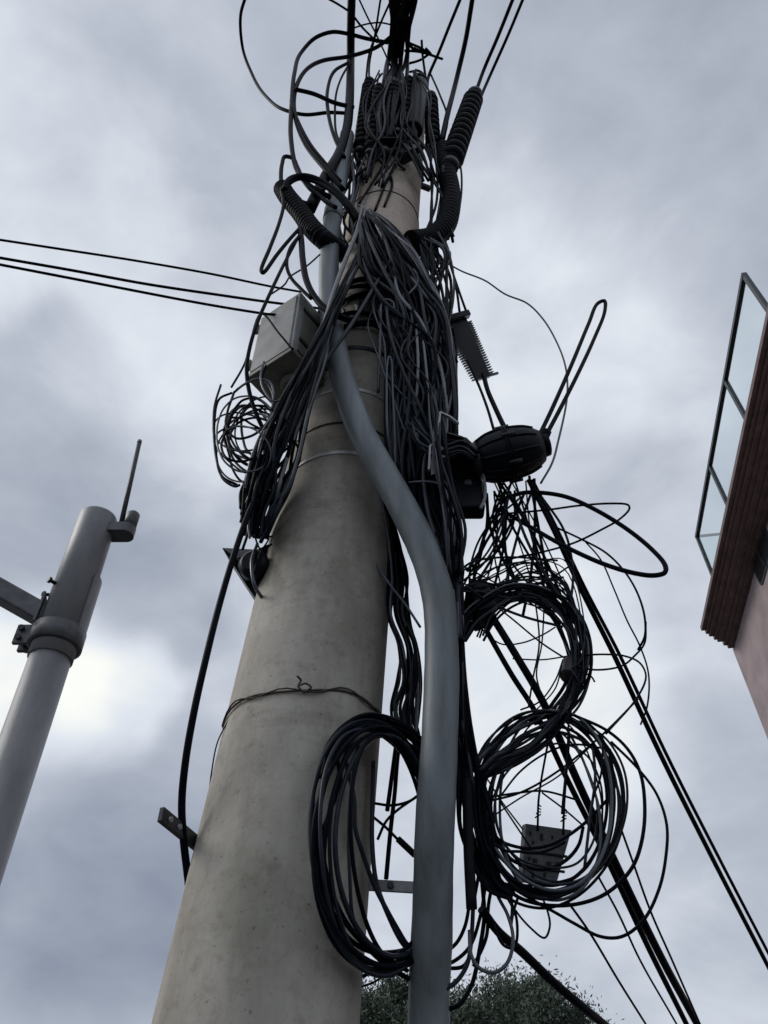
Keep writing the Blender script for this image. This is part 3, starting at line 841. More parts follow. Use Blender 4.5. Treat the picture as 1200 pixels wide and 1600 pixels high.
# ------------------------------------------------------------------ cable bundles
bundle('dense fan of black drop cables spilling down the front of the pole', [(570, 334, 1.56, 10), (585, 360, 1.53, 24), (608, 410, 1.52, 40), (634, 455, 1.54, 38), (652, 500, 1.56, 42), (660, 560, 1.60, 46), (662, 640, 1.63, 50), (660, 720, 1.66, 48), (672, 790, 1.70, 40), (690, 850, 1.70, 24), (706, 920, 1.68, 13), (714, 1000, 1.67, 9)], 125, 5.2, .08, ws=(6, 3, 1.2, .3), wander=.45, jit=1.0)
T = Thing('cable_bundle', 'hanging hairpin loops of black and grey drop cable on right face of pole', 'cable bundle')
for i in range(52):
    u_ = 610+(i % 20)*5.0+rnd.uniform(-2, 2); vt = rnd.uniform(505, 590) if u_ > 640 else rnd.uniform(520, 600); vb = rnd.uniform(690, 790)
    wd_ = rnd.uniform(4, 9); Yk = 1.53+rnd.uniform(0, .08)+.0006*(u_-610)
    lean = rnd.uniform(-4, 8)
    pts = [(u_-wd_+lean*.2, vb), (u_-wd_*1.1, (vt*.6+vb*.4)), (u_-wd_*.9, vt+18), (u_-wd_*.3, vt+1), (u_+wd_*.4, vt), (u_+wd_, vt+18), (u_+wd_*1.2+lean*.4, (vt+vb)/2), (u_+wd_*1.3+lean, vb+rnd.uniform(-20, 30))]
    T.part('loop', mk_cable(Z0, pts, [Yk+.05, Yk, Yk-.01, Yk, Yk+.01, Yk+.02, Yk+.03, Yk+.06], rnd.uniform(3.2, 4.6), per=6, n=7), pick((6, 3, 1.6, .5)))
T.done()
bundle('thick overhead cable bundle arriving at the top of the pole', [(640, -60, 1.6, 30), (630, 0, 1.6, 21), (624, 50, 1.6, 15), (622, 88, 1.6, 15), (617, 130, 1.58, 18), (606, 185, 1.56, 16), (603, 215, 1.58, 8)], 20, 4.6, .05, ext=0, ws=(6, 3, .6, 0), wander=.6)
bundle('long sheaf of thin cables running down the left edge of the concrete pole', [(562, 400, 1.50, 4), (535, 455, 1.47, 5), (514, 505, 1.46, 8), (492, 560, 1.46, 14), (462, 632, 1.50, 22), (436, 700, 1.54, 33), (418, 755, 1.58, 34), (405, 800, 1.62, 26), (398, 838, 1.66, 18)], 54, 4.2, .06, ws=(5, 3, 1.8, .5), wander=.4, jit=.8)
bundle('dark mass of cables dropping between the grey conduit and lower coil', [(716, 960, 1.67, 6), (719, 1060, 1.68, 9), (725, 1150, 1.70, 15), (735, 1220, 1.70, 20), (745, 1290, 1.72, 26), (757, 1340, 1.74, 20), (772, 1382, 1.75, 12), (800, 1400, 1.74, 5)], 22, 5, .05, wander=.3)
bundle('straggly black wires in the gap between concrete pole and conduit', [(596, 770, 1.70, 4), (614, 850, 1.76, 7), (622, 905, 1.76, 12), (624, 960, 1.76, 16), (638, 1010, 1.77, 15), (640, 1060, 1.77, 16), (632, 1110, 1.76, 20), (640, 1150, 1.76, 16)], 20, 4, .05, wander=.45, jit=2)
bundle('straight black cables running down close behind right edge of conduit', [(700, 800, 1.70, 12), (708, 870, 1.69, 12), (713, 950, 1.68, 9), (718, 1050, 1.68, 8), (722, 1150, 1.68, 9)], 9, 5, .03, wander=.2)
bundle('knotted black wires below the corrugated hose on right of pole', [(672, 372, 1.68, 30), (676, 400, 1.68, 24), (684, 440, 1.69, 18), (688, 480, 1.70, 16), (692, 520, 1.70, 12), (696, 560, 1.70, 8)], 26, 4, .06, wander=1.0, jit=5, name='wire_tangle', cat='wire tangle', part='wire')
bundle('ravelled black wires between insulators and hose right of the beige section', [(678, 220, 1.70, 12), (684, 270, 1.71, 14), (690, 320, 1.71, 14), (688, 370, 1.70, 18)], 10, 3.2, .05, wander=1.0, jit=4, name='wire_tangle', cat='wire tangle', part='wire')
bundle('clump of dark fittings wires at left between conduit and corrugated hose', [(548, 232, 1.64, 10), (556, 270, 1.64, 12), (546, 320, 1.62, 16), (538, 350, 1.60, 16), (552, 380, 1.60, 14)], 14, 4, .03, wander=1.0, jit=5, name='wire_tangle', cat='wire tangle', part='wire')

# ------------------------------------------------------------------ the coils on the right
arc1 = [(722, 1000, 1.70, 8), (736, 968, 1.70, 15), (762, 945, 1.70, 15), (800, 930, 1.71, 15), (838, 932, 1.72, 14), (868, 955, 1.73, 20), (890, 995, 1.74, 22), (898, 1035, 1.74, 18), (892, 1072, 1.74, 13), (878, 1104, 1.73, 13), (858, 1132, 1.72, 15), (820, 1160, 1.71, 20), (780, 1182, 1.70, 20), (750, 1205, 1.69, 12)]
T = bundle('upper thick coil of black cable hanging as an arch right of the conduit', [(u, v, y, h*1.15) for u, v, y, h in arc1], 23, 4.0, .06, wander=.4, done=False, name='cable_coil', cat='cable coil', part='strand')
for i in range(9):
    coil_part(T, (828+rnd.uniform(-6, 8), 1028+rnd.uniform(-8, 12)), rnd.uniform(74, 92), rnd.uniform(92, 122), 1.73+rnd.uniform(-.04, .04), rnd.uniform(2.6, 4.2), rough=.05, a0=rnd.uniform(-165, -140), a1=rnd.uniform(40, 95))
T.part('tape', MB().tube(spline([P(899, 1036, 1.74), P(897, 1047, 1.74), P(893, 1060, 1.74)], 3), px(19, 893, 1047, 1.74), 20), TAPE, 'brown tape wrapped round the coil')
T.done()
T = Thing('cable_coil', 'large round coil of black cable hanging lower right of conduit', 'cable coil')
for i in range(12):
    k = rnd.gauss(0, 1)
    coil_part(T, (856+rnd.gauss(0, 4), 1256+rnd.gauss(0, 5)), 106+rnd.gauss(0, 6), 141+rnd.gauss(0, 7), 1.72+rnd.uniform(-.035, .035), rnd.uniform(3.2, 4.9), rough=.025, n=16)
for i in range(4):
    coil_part(T, (862+rnd.uniform(-10, 14), 1262+rnd.uniform(-12, 12)), rnd.uniform(70, 100), rnd.uniform(100, 140), 1.73, rnd.uniform(2.5, 4), rough=.09)
T.done()
T = Thing('cable_coil', 'tall narrow coil of black cable slung between pole face and conduit', 'cable coil')
for i in (0, 1, 2, 3, 5, 7, 8, 11, 12):
    rx = (100, 98, 95, 92, 88, 96, 84, 74, 60, 50, 68, 90, 80)[i]+rnd.uniform(-3, 3); ry = rnd.uniform(180, 202) if i < 8 else rnd.uniform(150, 195)
    cx = 590+rnd.gauss(0, 3) if i < 8 else 590+rnd.uniform(0, 22)
    coil_part(T, (cx, 1328+rnd.uniform(-8, 10)), rx, ry, 1.655+rnd.uniform(-.012, .02), rnd.uniform(5.0, 7.2), dY=(.12, .055), rough=.05, n=16, m=pick((6, 4, 0, 0)), rot=-4)
for pts, ys, w in (([(300, 330), (340, 500), (345, 640), (380, 760), (430, 900), (490, 1020), (540, 1110), (590, 1190), (640, 1230)], [1.63, 1.63, 1.64, 1.66, 1.69, 1.71, 1.73, 1.75, 1.77], 6.5),
                   ([(430, 330), (425, 560), (425, 720), (445, 900), (500, 1050), (560, 1170), (620, 1240)], [1.69, 1.69, 1.69, 1.70, 1.72, 1.74, 1.77], 6.5),
                   ([(360, 250), (330, 420), (315, 640), (320, 880), (335, 1060), (380, 1160)], [1.61, 1.61, 1.61, 1.62, 1.64, 1.67], 5),
                   ([(300, 240), (170, 400), (145, 560), (190, 760), (230, 930), (300, 1080), (400, 1200), (500, 1290), (600, 1350)], [1.585, 1.56, 1.55, 1.56, 1.58, 1.62, 1.68, 1.72, 1.77], 7),
                   ([(270, 210), (260, 300), (275, 430), (215, 590), (185, 680), (200, 820), (260, 1020), (360, 1160), (480, 1250), (590, 1310)], [1.58, 1.575, 1.57, 1.56, 1.56, 1.57, 1.60, 1.65, 1.71, 1.76], 6)):
    T.part('strand', mk_cable(Z5, pts, ys, w), pick((6, 4, 0, 0)))
T.done()
bundle('bunch of cables bound together at the top of the tall narrow coil', [(500, 1215, 1.565, 3), (515, 1170, 1.575, 5), (540, 1142, 1.60, 8), (570, 1130, 1.62, 13), (600, 1135, 1.66, 16), (630, 1150, 1.71, 16), (660, 1175, 1.75, 14), (700, 1200, 1.76, 10)], 14, 5, .02, wander=.4)
T = Thing('wire_tangle', 'loose hanging cable ends looping under the lower coil right of conduit', 'wire tangle')
for pts in ([(0.0, 0)],): pass
for z, pts, w in ((Z5, [(990, 830), (1010, 950), (1060, 1050), (1085, 1160), (1060, 1270), (1000, 1318), (930, 1300), (890, 1240), (880, 1120)], 5),
                  (Z5, [(940, 900), (950, 1050), (930, 1200), (890, 1380), (830, 1470), (780, 1490)], 6), (Z5, [(900, 950), (890, 1150), (870, 1280), (820, 1360), (770, 1395)], 6),
                  (Z5, [(880, 1000), (860, 1100), (820, 1180), (760, 1230)], 5), (Z5, [(960, 880), (930, 1060), (880, 1200), (800, 1270), (740, 1285)], 5),
                  (Z5, [(1010, 820), (1040, 930), (1100, 1060), (1090, 1200), (1040, 1190), (980, 1060)], 4), (Z5, [(930, 830), (900, 1000), (880, 1240), (850, 1290), (760, 1300)], 5),
                  (Z5, [(1060, 900), (1080, 990), (1075, 1100), (1085, 1040), (1110, 960)], 4), (Z5, [(1000, 850), (970, 1000), (960, 1150), (900, 1290)], 5)):
    T.part('cable', mk_cable(z, pts, 1.76+rnd.uniform(-.03, .03), w), pick())
T.done()

# web of thin wires above the upper coil
T = Thing('wire_tangle', 'web of thin crossing black wires between splice closure and upper coil', 'wire tangle')
def rp_(x0, x1, y0, y1): return (rnd.uniform(x0, x1), rnd.uniform(y0, y1))
for i in range(40):
    p0 = (rnd.uniform(738, 850), rnd.uniform(738, 775)); p2 = (rnd.uniform(722, 900), rnd.uniform(915, 965))
    if i % 3 == 0: p0 = (rnd.uniform(708, 735), rnd.uniform(860, 930)); p2 = (rnd.uniform(850, 905), rnd.uniform(860, 990))
    if i % 5 == 0: p0 = (rnd.uniform(780, 815), rnd.uniform(765, 780)); p2 = (rnd.uniform(715, 740), rnd.uniform(890, 960))
    bx, by = rnd.gauss(0, 16), rnd.gauss(0, 9)
    p1 = ((p0[0]*2+p2[0])/3+bx, (p0[1]*2+p2[1])/3+by); p15 = ((p0[0]+2*p2[0])/3+bx*.9, (p0[1]+2*p2[1])/3+by)
    T.part('wire', mk_cable(Z0, [p0, p1, p15, p2], [1.60+rnd.uniform(-.03, .06), 1.66, 1.70, 1.72+rnd.uniform(-.03, .03)], rnd.uniform(2.0, 4.4), per=8, n=6), pick((7, 3, 0, 0)))
for i in range(12):
    y0 = rnd.uniform(905, 950); pts = [(735, y0), (775, y0-rnd.uniform(15, 35)), (830, y0-rnd.uniform(20, 60)), (880, y0-rnd.uniform(-10, 40)), (905+rnd.uniform(-8, 10), y0+rnd.uniform(40, 70)), (908+rnd.uniform(-10, 8), y0+120), (893, 1045)]
    T.part('wire', mk_cable(Z0, pts, 1.72+rnd.uniform(-.05, .05), rnd.uniform(1.8, 3.2), per=6, n=6), pick((7, 3, 0, 0)))
T.done()
T = Thing('wire_tangle', 'thin stray wires crossing inside the two right hand coils', 'wire tangle')
for z, pts, w in ((Z4, [(1000, 270), (870, 400), (700, 540), (560, 620), (430, 655)], 3), (Z4, [(430, 640), (560, 620), (650, 615), (780, 650)], 3), (Z4, [(480, 650), (540, 740), (600, 830)], 2.5),
                  (Z4, [(430, 560), (480, 640), (570, 760)], 2.2), (Z4, [(640, 620), (720, 680), (790, 740)], 2.5), (Z4, [(440, 720), (560, 640), (700, 560), (830, 440)], 2.2), (Z4, [(480, 640), (560, 540), (660, 470), (760, 440), (900, 460)], 3),
                  (Z4, [(330, -90), (480, 60), (560, 60), (640, 30), (690, 0)], 2.2), (Z4, [(430, -110), (530, -30), (640, 60), (740, 125)], 2.5), (Z4, [(530, 118), (640, 122), (740, 108)], 2.2),
                  (Z4, [(612, -125), (630, 60), (605, 200), (590, 300)], 2.5), (Z4, [(650, -120), (640, 60), (620, 180), (640, 260)], 2.2), (Z4, [(720, 120), (690, 200), (630, 280), (560, 310)], 2.5), (Z4, [(715, 140), (690, 230), (610, 320)], 2.2),
                  (Z4, [(830, 440), (840, 560), (820, 720), (800, 900)], 4), (Z4, [(870, 440), (860, 560), (830, 640)], 3), (Z4, [(740, 360), (735, 480), (720, 640), (715, 700)], 3), (Z4, [(700, 390), (800, 430), (860, 480)], 3.5), (ZH, [(150, 380), (250, 560), (380, 615), (480, 622), (600, 600), (700, 550), (830, 455), (980, 300)], 4.5), (ZH, [(250, 560), (330, 690), (400, 730), (520, 765), (620, 750), (720, 690), (790, 600), (820, 480)], 5), (ZH, [(230, 600), (300, 640), (390, 645), (500, 655), (600, 630), (700, 580)], 4)):
    T.part('wire', mk_cable(z, pts, 1.71+rnd.uniform(-.05, .05), w, n=6), pick((7, 3, 0, 0)))
T.done()
T = Thing('wire_tangle', 'open birdcage of thin looped wires bulging out left of the junction box', 'wire tangle')
for i in range(14):
    coil_part(T, (394+rnd.uniform(-18, 30), 692+rnd.uniform(-22, 18)), rnd.uniform(34, 56), rnd.uniform(34, 60), 1.57+rnd.uniform(-.06, .06), rnd.uniform(2.4, 3.8), name='wire', rough=.12, rot=rnd.uniform(-40, 40), dY=(rnd.uniform(-.05, .05), rnd.uniform(-.05, .05)), m=pick((5, 4, 1, 0)))
for pts in ([(100, 165), (60, 300), (55, 450), (75, 640), (120, 760), (190, 800), (220, 790)], [(170, 215), (95, 250), (60, 400), (70, 600), (110, 740), (200, 790)], [(180, 220), (140, 340), (135, 430), (200, 500), (300, 480), (390, 400), (430, 280), (400, 170), (330, 130), (250, 160), (180, 215)]):
    T.part('wire', mk_cable(ZM, pts, 1.53, 3.6, n=7), pick((4, 4, 0, 0)))
T.done()
T = Thing('wire_tangle', 'short dark cable ends frayed at the bottom of the left sheaf', 'wire tangle')
for i in range(26):
    u_, v_ = rnd.uniform(376, 432), rnd.uniform(735, 820)
    T.part('cable', mk_cable(Z0, [(u_, v_), (u_-rnd.uniform(-4, 10), v_+rnd.uniform(10, 22)), (u_-rnd.uniform(-8, 14), v_+rnd.uniform(28, 45))], 1.60+rnd.uniform(-.04, .04), rnd.uniform(3, 6.5), n=7), pick((6, 3, 1, 0)))
for pts in ([(402, 800), (398, 835), (410, 860), (425, 850)], [(410, 810), (420, 840), (408, 862), (395, 900)], [(390, 815), (400, 840), (425, 838)]):
    T.part('cable', mk_cable(Z0, pts, 1.64, 2.6), BLK)
T.done()

# ------------------------------------------------------------------ single cables
cable('uppermost of three thin wires coming in from the left to the pole', Z0, [(-5, 374), (100, 390), (210, 407), (330, 428), (420, 447), (470, 456)], [1.3, 1.35, 1.42, 1.5, 1.58, 1.66], 3.4, ext0=8, name='wire', cat='wire')
cable('middle of three thin wires coming in from the left to the pole', Z0, [(-5, 402), (110, 422), (230, 444), (350, 462), (420, 472), (500, 482)], [1.3, 1.35, 1.42, 1.5, 1.58, 1.66], 4, ext0=8, name='wire', cat='wire')
cable('lowest of three thin wires coming in from the left, ending in hooked tail', Z2, [(-780, 78), (-500, 132), (0, 228), (220, 264), (300, 275), (318, 310), (290, 370), (250, 430), (220, 480), (212, 540)], [1.3, 1.36, 1.5, 1.54, 1.55, 1.55, 1.55, 1.55, 1.55, 1.55], 4, ext0=8, name='wire', cat='wire')
cable('thick black cable drooping clear of left edge of the concrete pole', ZL, [(870, 240), (835, 320), (790, 450), (740, 620), (695, 800), (655, 980), (626, 1150), (614, 1290), (620, 1410), (636, 1550), (650, 1700)], [1.55, 1.55, 1.55, 1.56, 1.57, 1.60, 1.64, 1.68, 1.72, 1.78, 1.85], 10)
cable('thin wire hanging loosely along the left edge of concrete shaft', ZL, [(775, 1000), (735, 1080), (715, 1180), (705, 1260), (690, 1340), (660, 1450)], [1.7, 1.72, 1.74, 1.76, 1.78, 1.8], 2.2, name='wire', cat='wire', m=CHA)
cable('large open loop of black cable at upper left rising out of view', Z1, [(110, -30), (86, 60), (92, 170), (130, 280), (185, 365), (245, 410), (330, 430), (420, 422), (505, 426)], [1.6, 1.6, 1.6, 1.58, 1.57, 1.56, 1.56, 1.56, 1.57], 4.6, ext0=3)
cable('straight thick black cable rising from conduit mouth out of view', Z1, [(503, -20), (500, 90), (499, 200), (497, 320), (493, 410), (485, 480), (455, 580), (410, 655), (345, 785)], [1.62, 1.62, 1.6, 1.58, 1.57, 1.56, 1.54, 1.52, 1.5], 13, ext0=3)
cable('outermost black cable loop arching left of the conduit mouth', Z1, [(640, 160), (560, 145), (490, 127), (430, 120), (370, 140), (315, 195), (288, 275), (278, 390), (275, 520), (300, 640), (350, 700), (420, 740)], [1.55, 1.54, 1.52, 1.50, 1.49, 1.48, 1.48, 1.48, 1.48, 1.48, 1.48, 1.5], 6)
cable('second black cable loop curving inside the outermost loop upper left', Z1, [(665, 125), (600, 175), (500, 210), (400, 226), (340, 255), (297, 320), (288, 420), (330, 540), (400, 630), (470, 710)], [1.54, 1.53, 1.51, 1.50, 1.49, 1.49, 1.49, 1.49, 1.49, 1.51], 6)
cable('narrow inner loop of black cable close beside the straight thick cable', Z1, [(490, 235), (440, 265), (412, 340), (416, 430), (440, 520), (475, 590)], 1.53, 5)
cable('thin inner cable curving parallel to narrow loop by straight thick cable', Z1, [(500, 230), (465, 290), (445, 350), (440, 430), (445, 500), (470, 560)], 1.55, 3.2)
cable('short black cable crossing the upper left loops nearly level', Z1, [(290, 335), (360, 352), (440, 386), (510, 402)], [1.47, 1.5, 1.53, 1.57], 6)
cable('black cable slanting from upper left loops down to the conduit', Z1, [(275, 380), (300, 450), (350, 545), (410, 620), (460, 680)], [1.47, 1.48, 1.49, 1.5, 1.52], 5)
cable('slender cable arcing across the very top left of the pole head', Z1, [(395, -15), (450, 15), (500, 50), (540, 100), (600, 160)], 1.55, 3, ext0=2)
for lab, pts, w in (('thin wire slanting rightwards across sky gap above the insulators', [(525, -15), (560, 60), (600, 140), (650, 250)], 2.4),
                    ('thin wire crossing leftwards from overhead bundle to leftmost insulator', [(655, -10), (610, 90), (575, 180), (555, 310)], 3),
                    ('thin wire dropping steeply to the leftmost insulator cap', [(612, -10), (590, 130), (572, 220), (570, 330)], 3),
                    ('short thin arc of wire bridging straight thick cable and overhead bundle', [(510, 105), (560, 90), (610, 85), (660, 95)], 2.2),
                    ('thin wire running beside the overhead bundle on its right side', [(700, -10), (710, 80), (715, 150), (730, 180), (790, 200)], 4)):
    cable(lab, Z1, pts, 1.57, w, name='wire', cat='wire', ext0=2 if pts[0][1] < 0 else 0)
cable('leftmost of the cables rising rightwards out of view from pole head', Z1, [(915, -15), (870, 95), (830, 195), (795, 275), (785, 330)], [1.5, 1.55, 1.62, 1.66, 1.68], 4.4, ext0=6)
cable('thick dark cable rising steeply just left of wide finned insulator', Z1, [(957, -15), (932, 140), (900, 280), (862, 430), (840, 530)], [1.5, 1.55, 1.62, 1.66, 1.68], 7, ext0=6)
cable('overhead line running up from the cap of wide finned insulator', Z1, [(1112, -15), (1050, 140), (1005, 245), (968, 345)], [1.5, 1.55, 1.62, 1.70], 5, ext0=6)
cable('outer overhead line passing the right side of wide finned insulator', Z1, [(1150, -15), (1090, 130), (1030, 265), (985, 370), (930, 560)], [1.5, 1.55, 1.62, 1.70, 1.7], 4.4, ext0=6)
cable('thin wire from pole head to foot of thick cable by finned insulator', Z1, [(800, 280), (835, 360), (862, 440), (850, 520)], 1.68, 3, name='wire', cat='wire')
cable('thin wire hanging as a bow right of the corrugated hose', Z1, [(905, 590), (915, 660), (910, 760), (885, 850), (840, 910)], 1.69, 3, name='wire', cat='wire')
T = Thing('wire_tangle', 'barbed scraps of wire sticking out right at the top of the pole', 'wire tangle')
for pts in ([(700, 190), (760, 195), (845, 222)], [(715, 160), (770, 185), (790, 205)], [(765, 150), (768, 200), (780, 290)], [(710, 240), (760, 225), (790, 205)], [(720, 270), (750, 265), (780, 285)], [(735, 180), (800, 205), (780, 180)]):
    T.part('wire', mk_cable(Z1, pts, 1.62, 3.4), BLK)
T.done()
cable('thick black cable arching over the left corrugated hose to pole front', ZA, [(245, 310), (262, 250), (310, 208), (390, 190), (480, 205), (600, 262), (710, 345), (800, 445), (880, 560)], [1.46, 1.45, 1.45, 1.45, 1.45, 1.46, 1.47, 1.48, 1.5], 8.5)
cable('companion cable running under the arching cable over the hose', ZA, [(255, 330), (290, 250), (380, 212), (490, 235), (610, 295), (700, 370), (780, 470), (840, 570)], [1.47, 1.46, 1.46, 1.46, 1.46, 1.47, 1.49, 1.52], 6)
cable('black cable loop rising above the left corrugated hose to sharp peak', ZA, [(225, 330), (212, 200), (222, 90), (250, 25), (310, 38), (350, 110), (400, 220), (460, 300), (540, 360), (610, 420), (680, 460)], 1.47, 6)
cable('cable dipping under the arching cable through the gap beside hose', ZA, [(260, 290), (330, 370), (430, 420), (490, 350), (590, 200), (720, 10)], [1.48, 1.49, 1.5, 1.5, 1.52, 1.55], 5)
cable('bent black cable forming sharp vee point left of the conduit', ZA, [(215, 300), (235, 430), (195, 600), (120, 800), (45, 1000), (60, 1015), (180, 860), (270, 750), (360, 650)], 1.47, 5.4)
cable('thick black cable sagging from left hose to lower conduit front', ZA, [(375, 640), (388, 760), (398, 900), (430, 1080), (500, 1220), (600, 1330), (720, 1390), (840, 1430)], [1.48, 1.47, 1.46, 1.46, 1.46, 1.46, 1.46, 1.5], 9)
cable('thin black cable hanging just left of the thick sagging cable', ZA, [(370, 700), (290, 810), (262, 950), (300, 1060), (390, 1160), (470, 1235)], 1.46, 5)
cable('long black cable bowing down in front of the junction box', ZA, [(350, 730), (250, 920), (120, 1190), (20, 1420), (-50, 1640), (-80, 1840), (-50, 2060), (20, 2260), (90, 2400)], [1.48, 1.46, 1.44, 1.44, 1.45, 1.47, 1.5, 1.53, 1.56], 5.4)
cable('thin wire leading from sagging cable to the box top', ZA, [(545, 860), (430, 960), (290, 1050), (240, 1120), (110, 1210)], 1.48, 2.4, name='wire', cat='wire')
cable('thin bent wire across light grey front of the junction box', Z2, [(100, 540), (150, 450), (210, 265), (280, 340), (330, 400)], [1.5, 1.5, 1.46, 1.46, 1.47], 3, name='wire', cat='wire')
cable('pale looped wire over the olive underside of the junction box', ZM, [(420, 320), (430, 200), (400, 145), (330, 130), (260, 155), (200, 195)], 1.48, 3.4, name='wire', cat='wire', m=FAD)
cable('wire looping beside the round gland of the junction box', ZM, [(370, 20), (350, 110), (370, 200), (440, 270), (530, 210), (590, 150)], 1.46, 3.2, name='wire', cat='wire', m=FAD)
# flat pale cable crossing the conduit
cable('flat pale grey cable slanting down across the conduit from bundle top', ZA, [(905, 450), (880, 590), (830, 740), (740, 960), (660, 1190), (580, 1450), (480, 1700), (330, 2050), (220, 2330)], [1.50, 1.48, 1.46, 1.44, 1.43, 1.42, 1.43, 1.46, 1.5], 6.5, m=GRY)
cable('second pale grey cable from bundle top alongside the flat one', ZA, [(870, 440), (925, 470), (890, 620), (800, 830), (700, 1090), (620, 1330), (540, 1560), (430, 1830)], [1.52, 1.49, 1.47, 1.45, 1.44, 1.43, 1.43, 1.45], 4.5, m=FAD)
cable('bluish black cable crossing from bundle down over the conduit', Z2, [(735, 0), (700, 60), (620, 190), (540, 320), (470, 415), (420, 490), (370, 590), (330, 690), (270, 820)], [1.50, 1.47, 1.45, 1.42, 1.42, 1.43, 1.45, 1.48, 1.5], 6, m=CHA)
cable('pale hairpin cable with rounded top in front of drop cable fan', Z2, [(650, 560), (655, 430), (660, 290), (662, 235), (680, 212), (705, 222), (712, 260)], [1.55, 1.5, 1.48, 1.47, 1.47, 1.47, 1.48], 4.2, m=FAD)
cable('black cable continuing from pale hairpin down across hairpin loops', Z2, [(680, 228), (690, 320), (715, 410), (760, 520), (810, 620), (850, 720)], [1.47, 1.46, 1.47, 1.5, 1.52, 1.56], 5, m=CHA)
cable('grey hairpin cable standing tall at the middle of drop cables', Z2, [(845, 640), (828, 450), (815, 340), (804, 285), (800, 282), (795, 320), (800, 460), (790, 640)], [1.56, 1.51, 1.5, 1.49, 1.49, 1.49, 1.5, 1.56], 4, m=GRY)
cable('long grey edged cable loop at left side of hairpin bundle', Z2, [(700, 830), (685, 700), (682, 560), (685, 450), (692, 425), (700, 440), (705, 560), (712, 720), (715, 850)], [1.58, 1.52, 1.5, 1.5, 1.5, 1.5, 1.51, 1.54, 1.58], 3.6, m=FAD)
cable('thin cable bordering conduit front over the upper steel band', Z2, [(520, 380), (545, 470), (570, 560), (600, 660), (650, 760)], [1.50, 1.50, 1.52, 1.54, 1.57], 3.2, m=CHA)
for lab, pts in (('leftmost thin wire reaching down to bristly comb-edged insulator', [(860, -40), (885, 80), (920, 210), (925, 260)]), ('middle thin wire reaching down to bristly comb-edged insulator', [(875, -60), (920, 70), (945, 180), (955, 255)]),
                 ('rightmost thin wire reaching down to bristly comb-edged insulator', [(895, -60), (915, 60), (950, 170), (978, 250)])):
    cable(lab, Z2, pts, 1.71, 3.4, name='wire', cat='wire')
cable('left cable running from bristly insulator to splice closure', Z2, [(985, 440), (1030, 540), (1060, 620), (1085, 705)], [1.72, 1.70, 1.68, 1.65], 4)
cable('right thick cable running from bristly insulator to splice closure', Z2, [(1045, 490), (1060, 550), (1090, 620), (1130, 705)], [1.72, 1.70, 1.68, 1.65], 7)
cable('thin grey wire wandering rightwards across the sky from pole', Z0, [(700, 412), (722, 424), (757, 438), (790, 460), (822, 473), (848, 498), (870, 535), (884, 575), (886, 620), (872, 690), (862, 725), (845, 755)], [1.7, 1.7, 1.7, 1.7, 1.7, 1.7, 1.7, 1.68, 1.66, 1.64, 1.62, 1.62], 2.6, m=FAD, name='wire', cat='wire')
cable('tall narrow loop of black cable rising from splice closure', Z0, [(838, 690), (862, 640), (893, 570), (920, 505), (934, 474), (944, 470), (945, 486), (928, 530), (900, 590), (872, 645), (848, 690)], [1.56, 1.57, 1.58, 1.6, 1.6, 1.6, 1.6, 1.6, 1.58, 1.57, 1.56], 5.6)
cable('big leaf shaped loop of black cable reaching out right of coils', Z3, [(480, 395), (560, 362), (640, 360), (730, 375), (830, 418), (950, 490), (1050, 570), (1102, 632), (1100, 660), (1060, 670), (990, 662), (880, 630), (740, 568), (600, 490), (480, 420)], [1.64, 1.62, 1.6, 1.58, 1.56, 1.55, 1.54, 1.53, 1.53, 1.54, 1.55, 1.57, 1.6, 1.64, 1.68], 6.4)
cable('thin pointed wire loop crossing over the big leaf shaped loop', Z3, [(480, 440), (660, 424), (780, 408), (900, 400), (962, 405), (968, 420), (930, 460), (860, 500), (760, 548), (650, 580), (500, 612)], [1.68, 1.6, 1.57, 1.55, 1.54, 1.54, 1.55, 1.57, 1.6, 1.64, 1.68], 3, name='wire', cat='wire')
cable('thin wire drooping outermost at right of the coils', Z3, [(690, 488), (790, 535), (880, 585), (950, 655), (1000, 740), (1026, 830), (1025, 900), (1000, 950)], [1.62, 1.6, 1.58, 1.57, 1.57, 1.58, 1.6, 1.62], 3, name='wire', cat='wire')
cable('thin wire falling inside the outermost drooping wire by coils', Z3, [(800, 540), (860, 610), (910, 720), (960, 840), (1010, 940), (1040, 1040), (1035, 1160), (1010, 1230)], [1.6, 1.6, 1.6, 1.6, 1.62, 1.64, 1.66, 1.68], 2.4, name='wire', cat='wire')
cable('level thin wire stretching right from the brown taped coil', Z4, [(770, 106), (880, 102), (950, 108), (1005, 132), (1030, 180), (1000, 260), (880, 400)], 1.68, 2.8, name='wire', cat='wire')
cable('sagging thin wire just below the level wire by the taped coil', Z4, [(770, 150), (850, 160), (940, 145), (990, 105), (1025, 60), (1030, -20)], 1.68, 2.8, name='wire', cat='wire')
cable('stub of wire curling off just below the brown tape', Z4, [(760, 170), (800, 172), (825, 185), (838, 205)], 1.70, 2.6, name='wire', cat='wire')
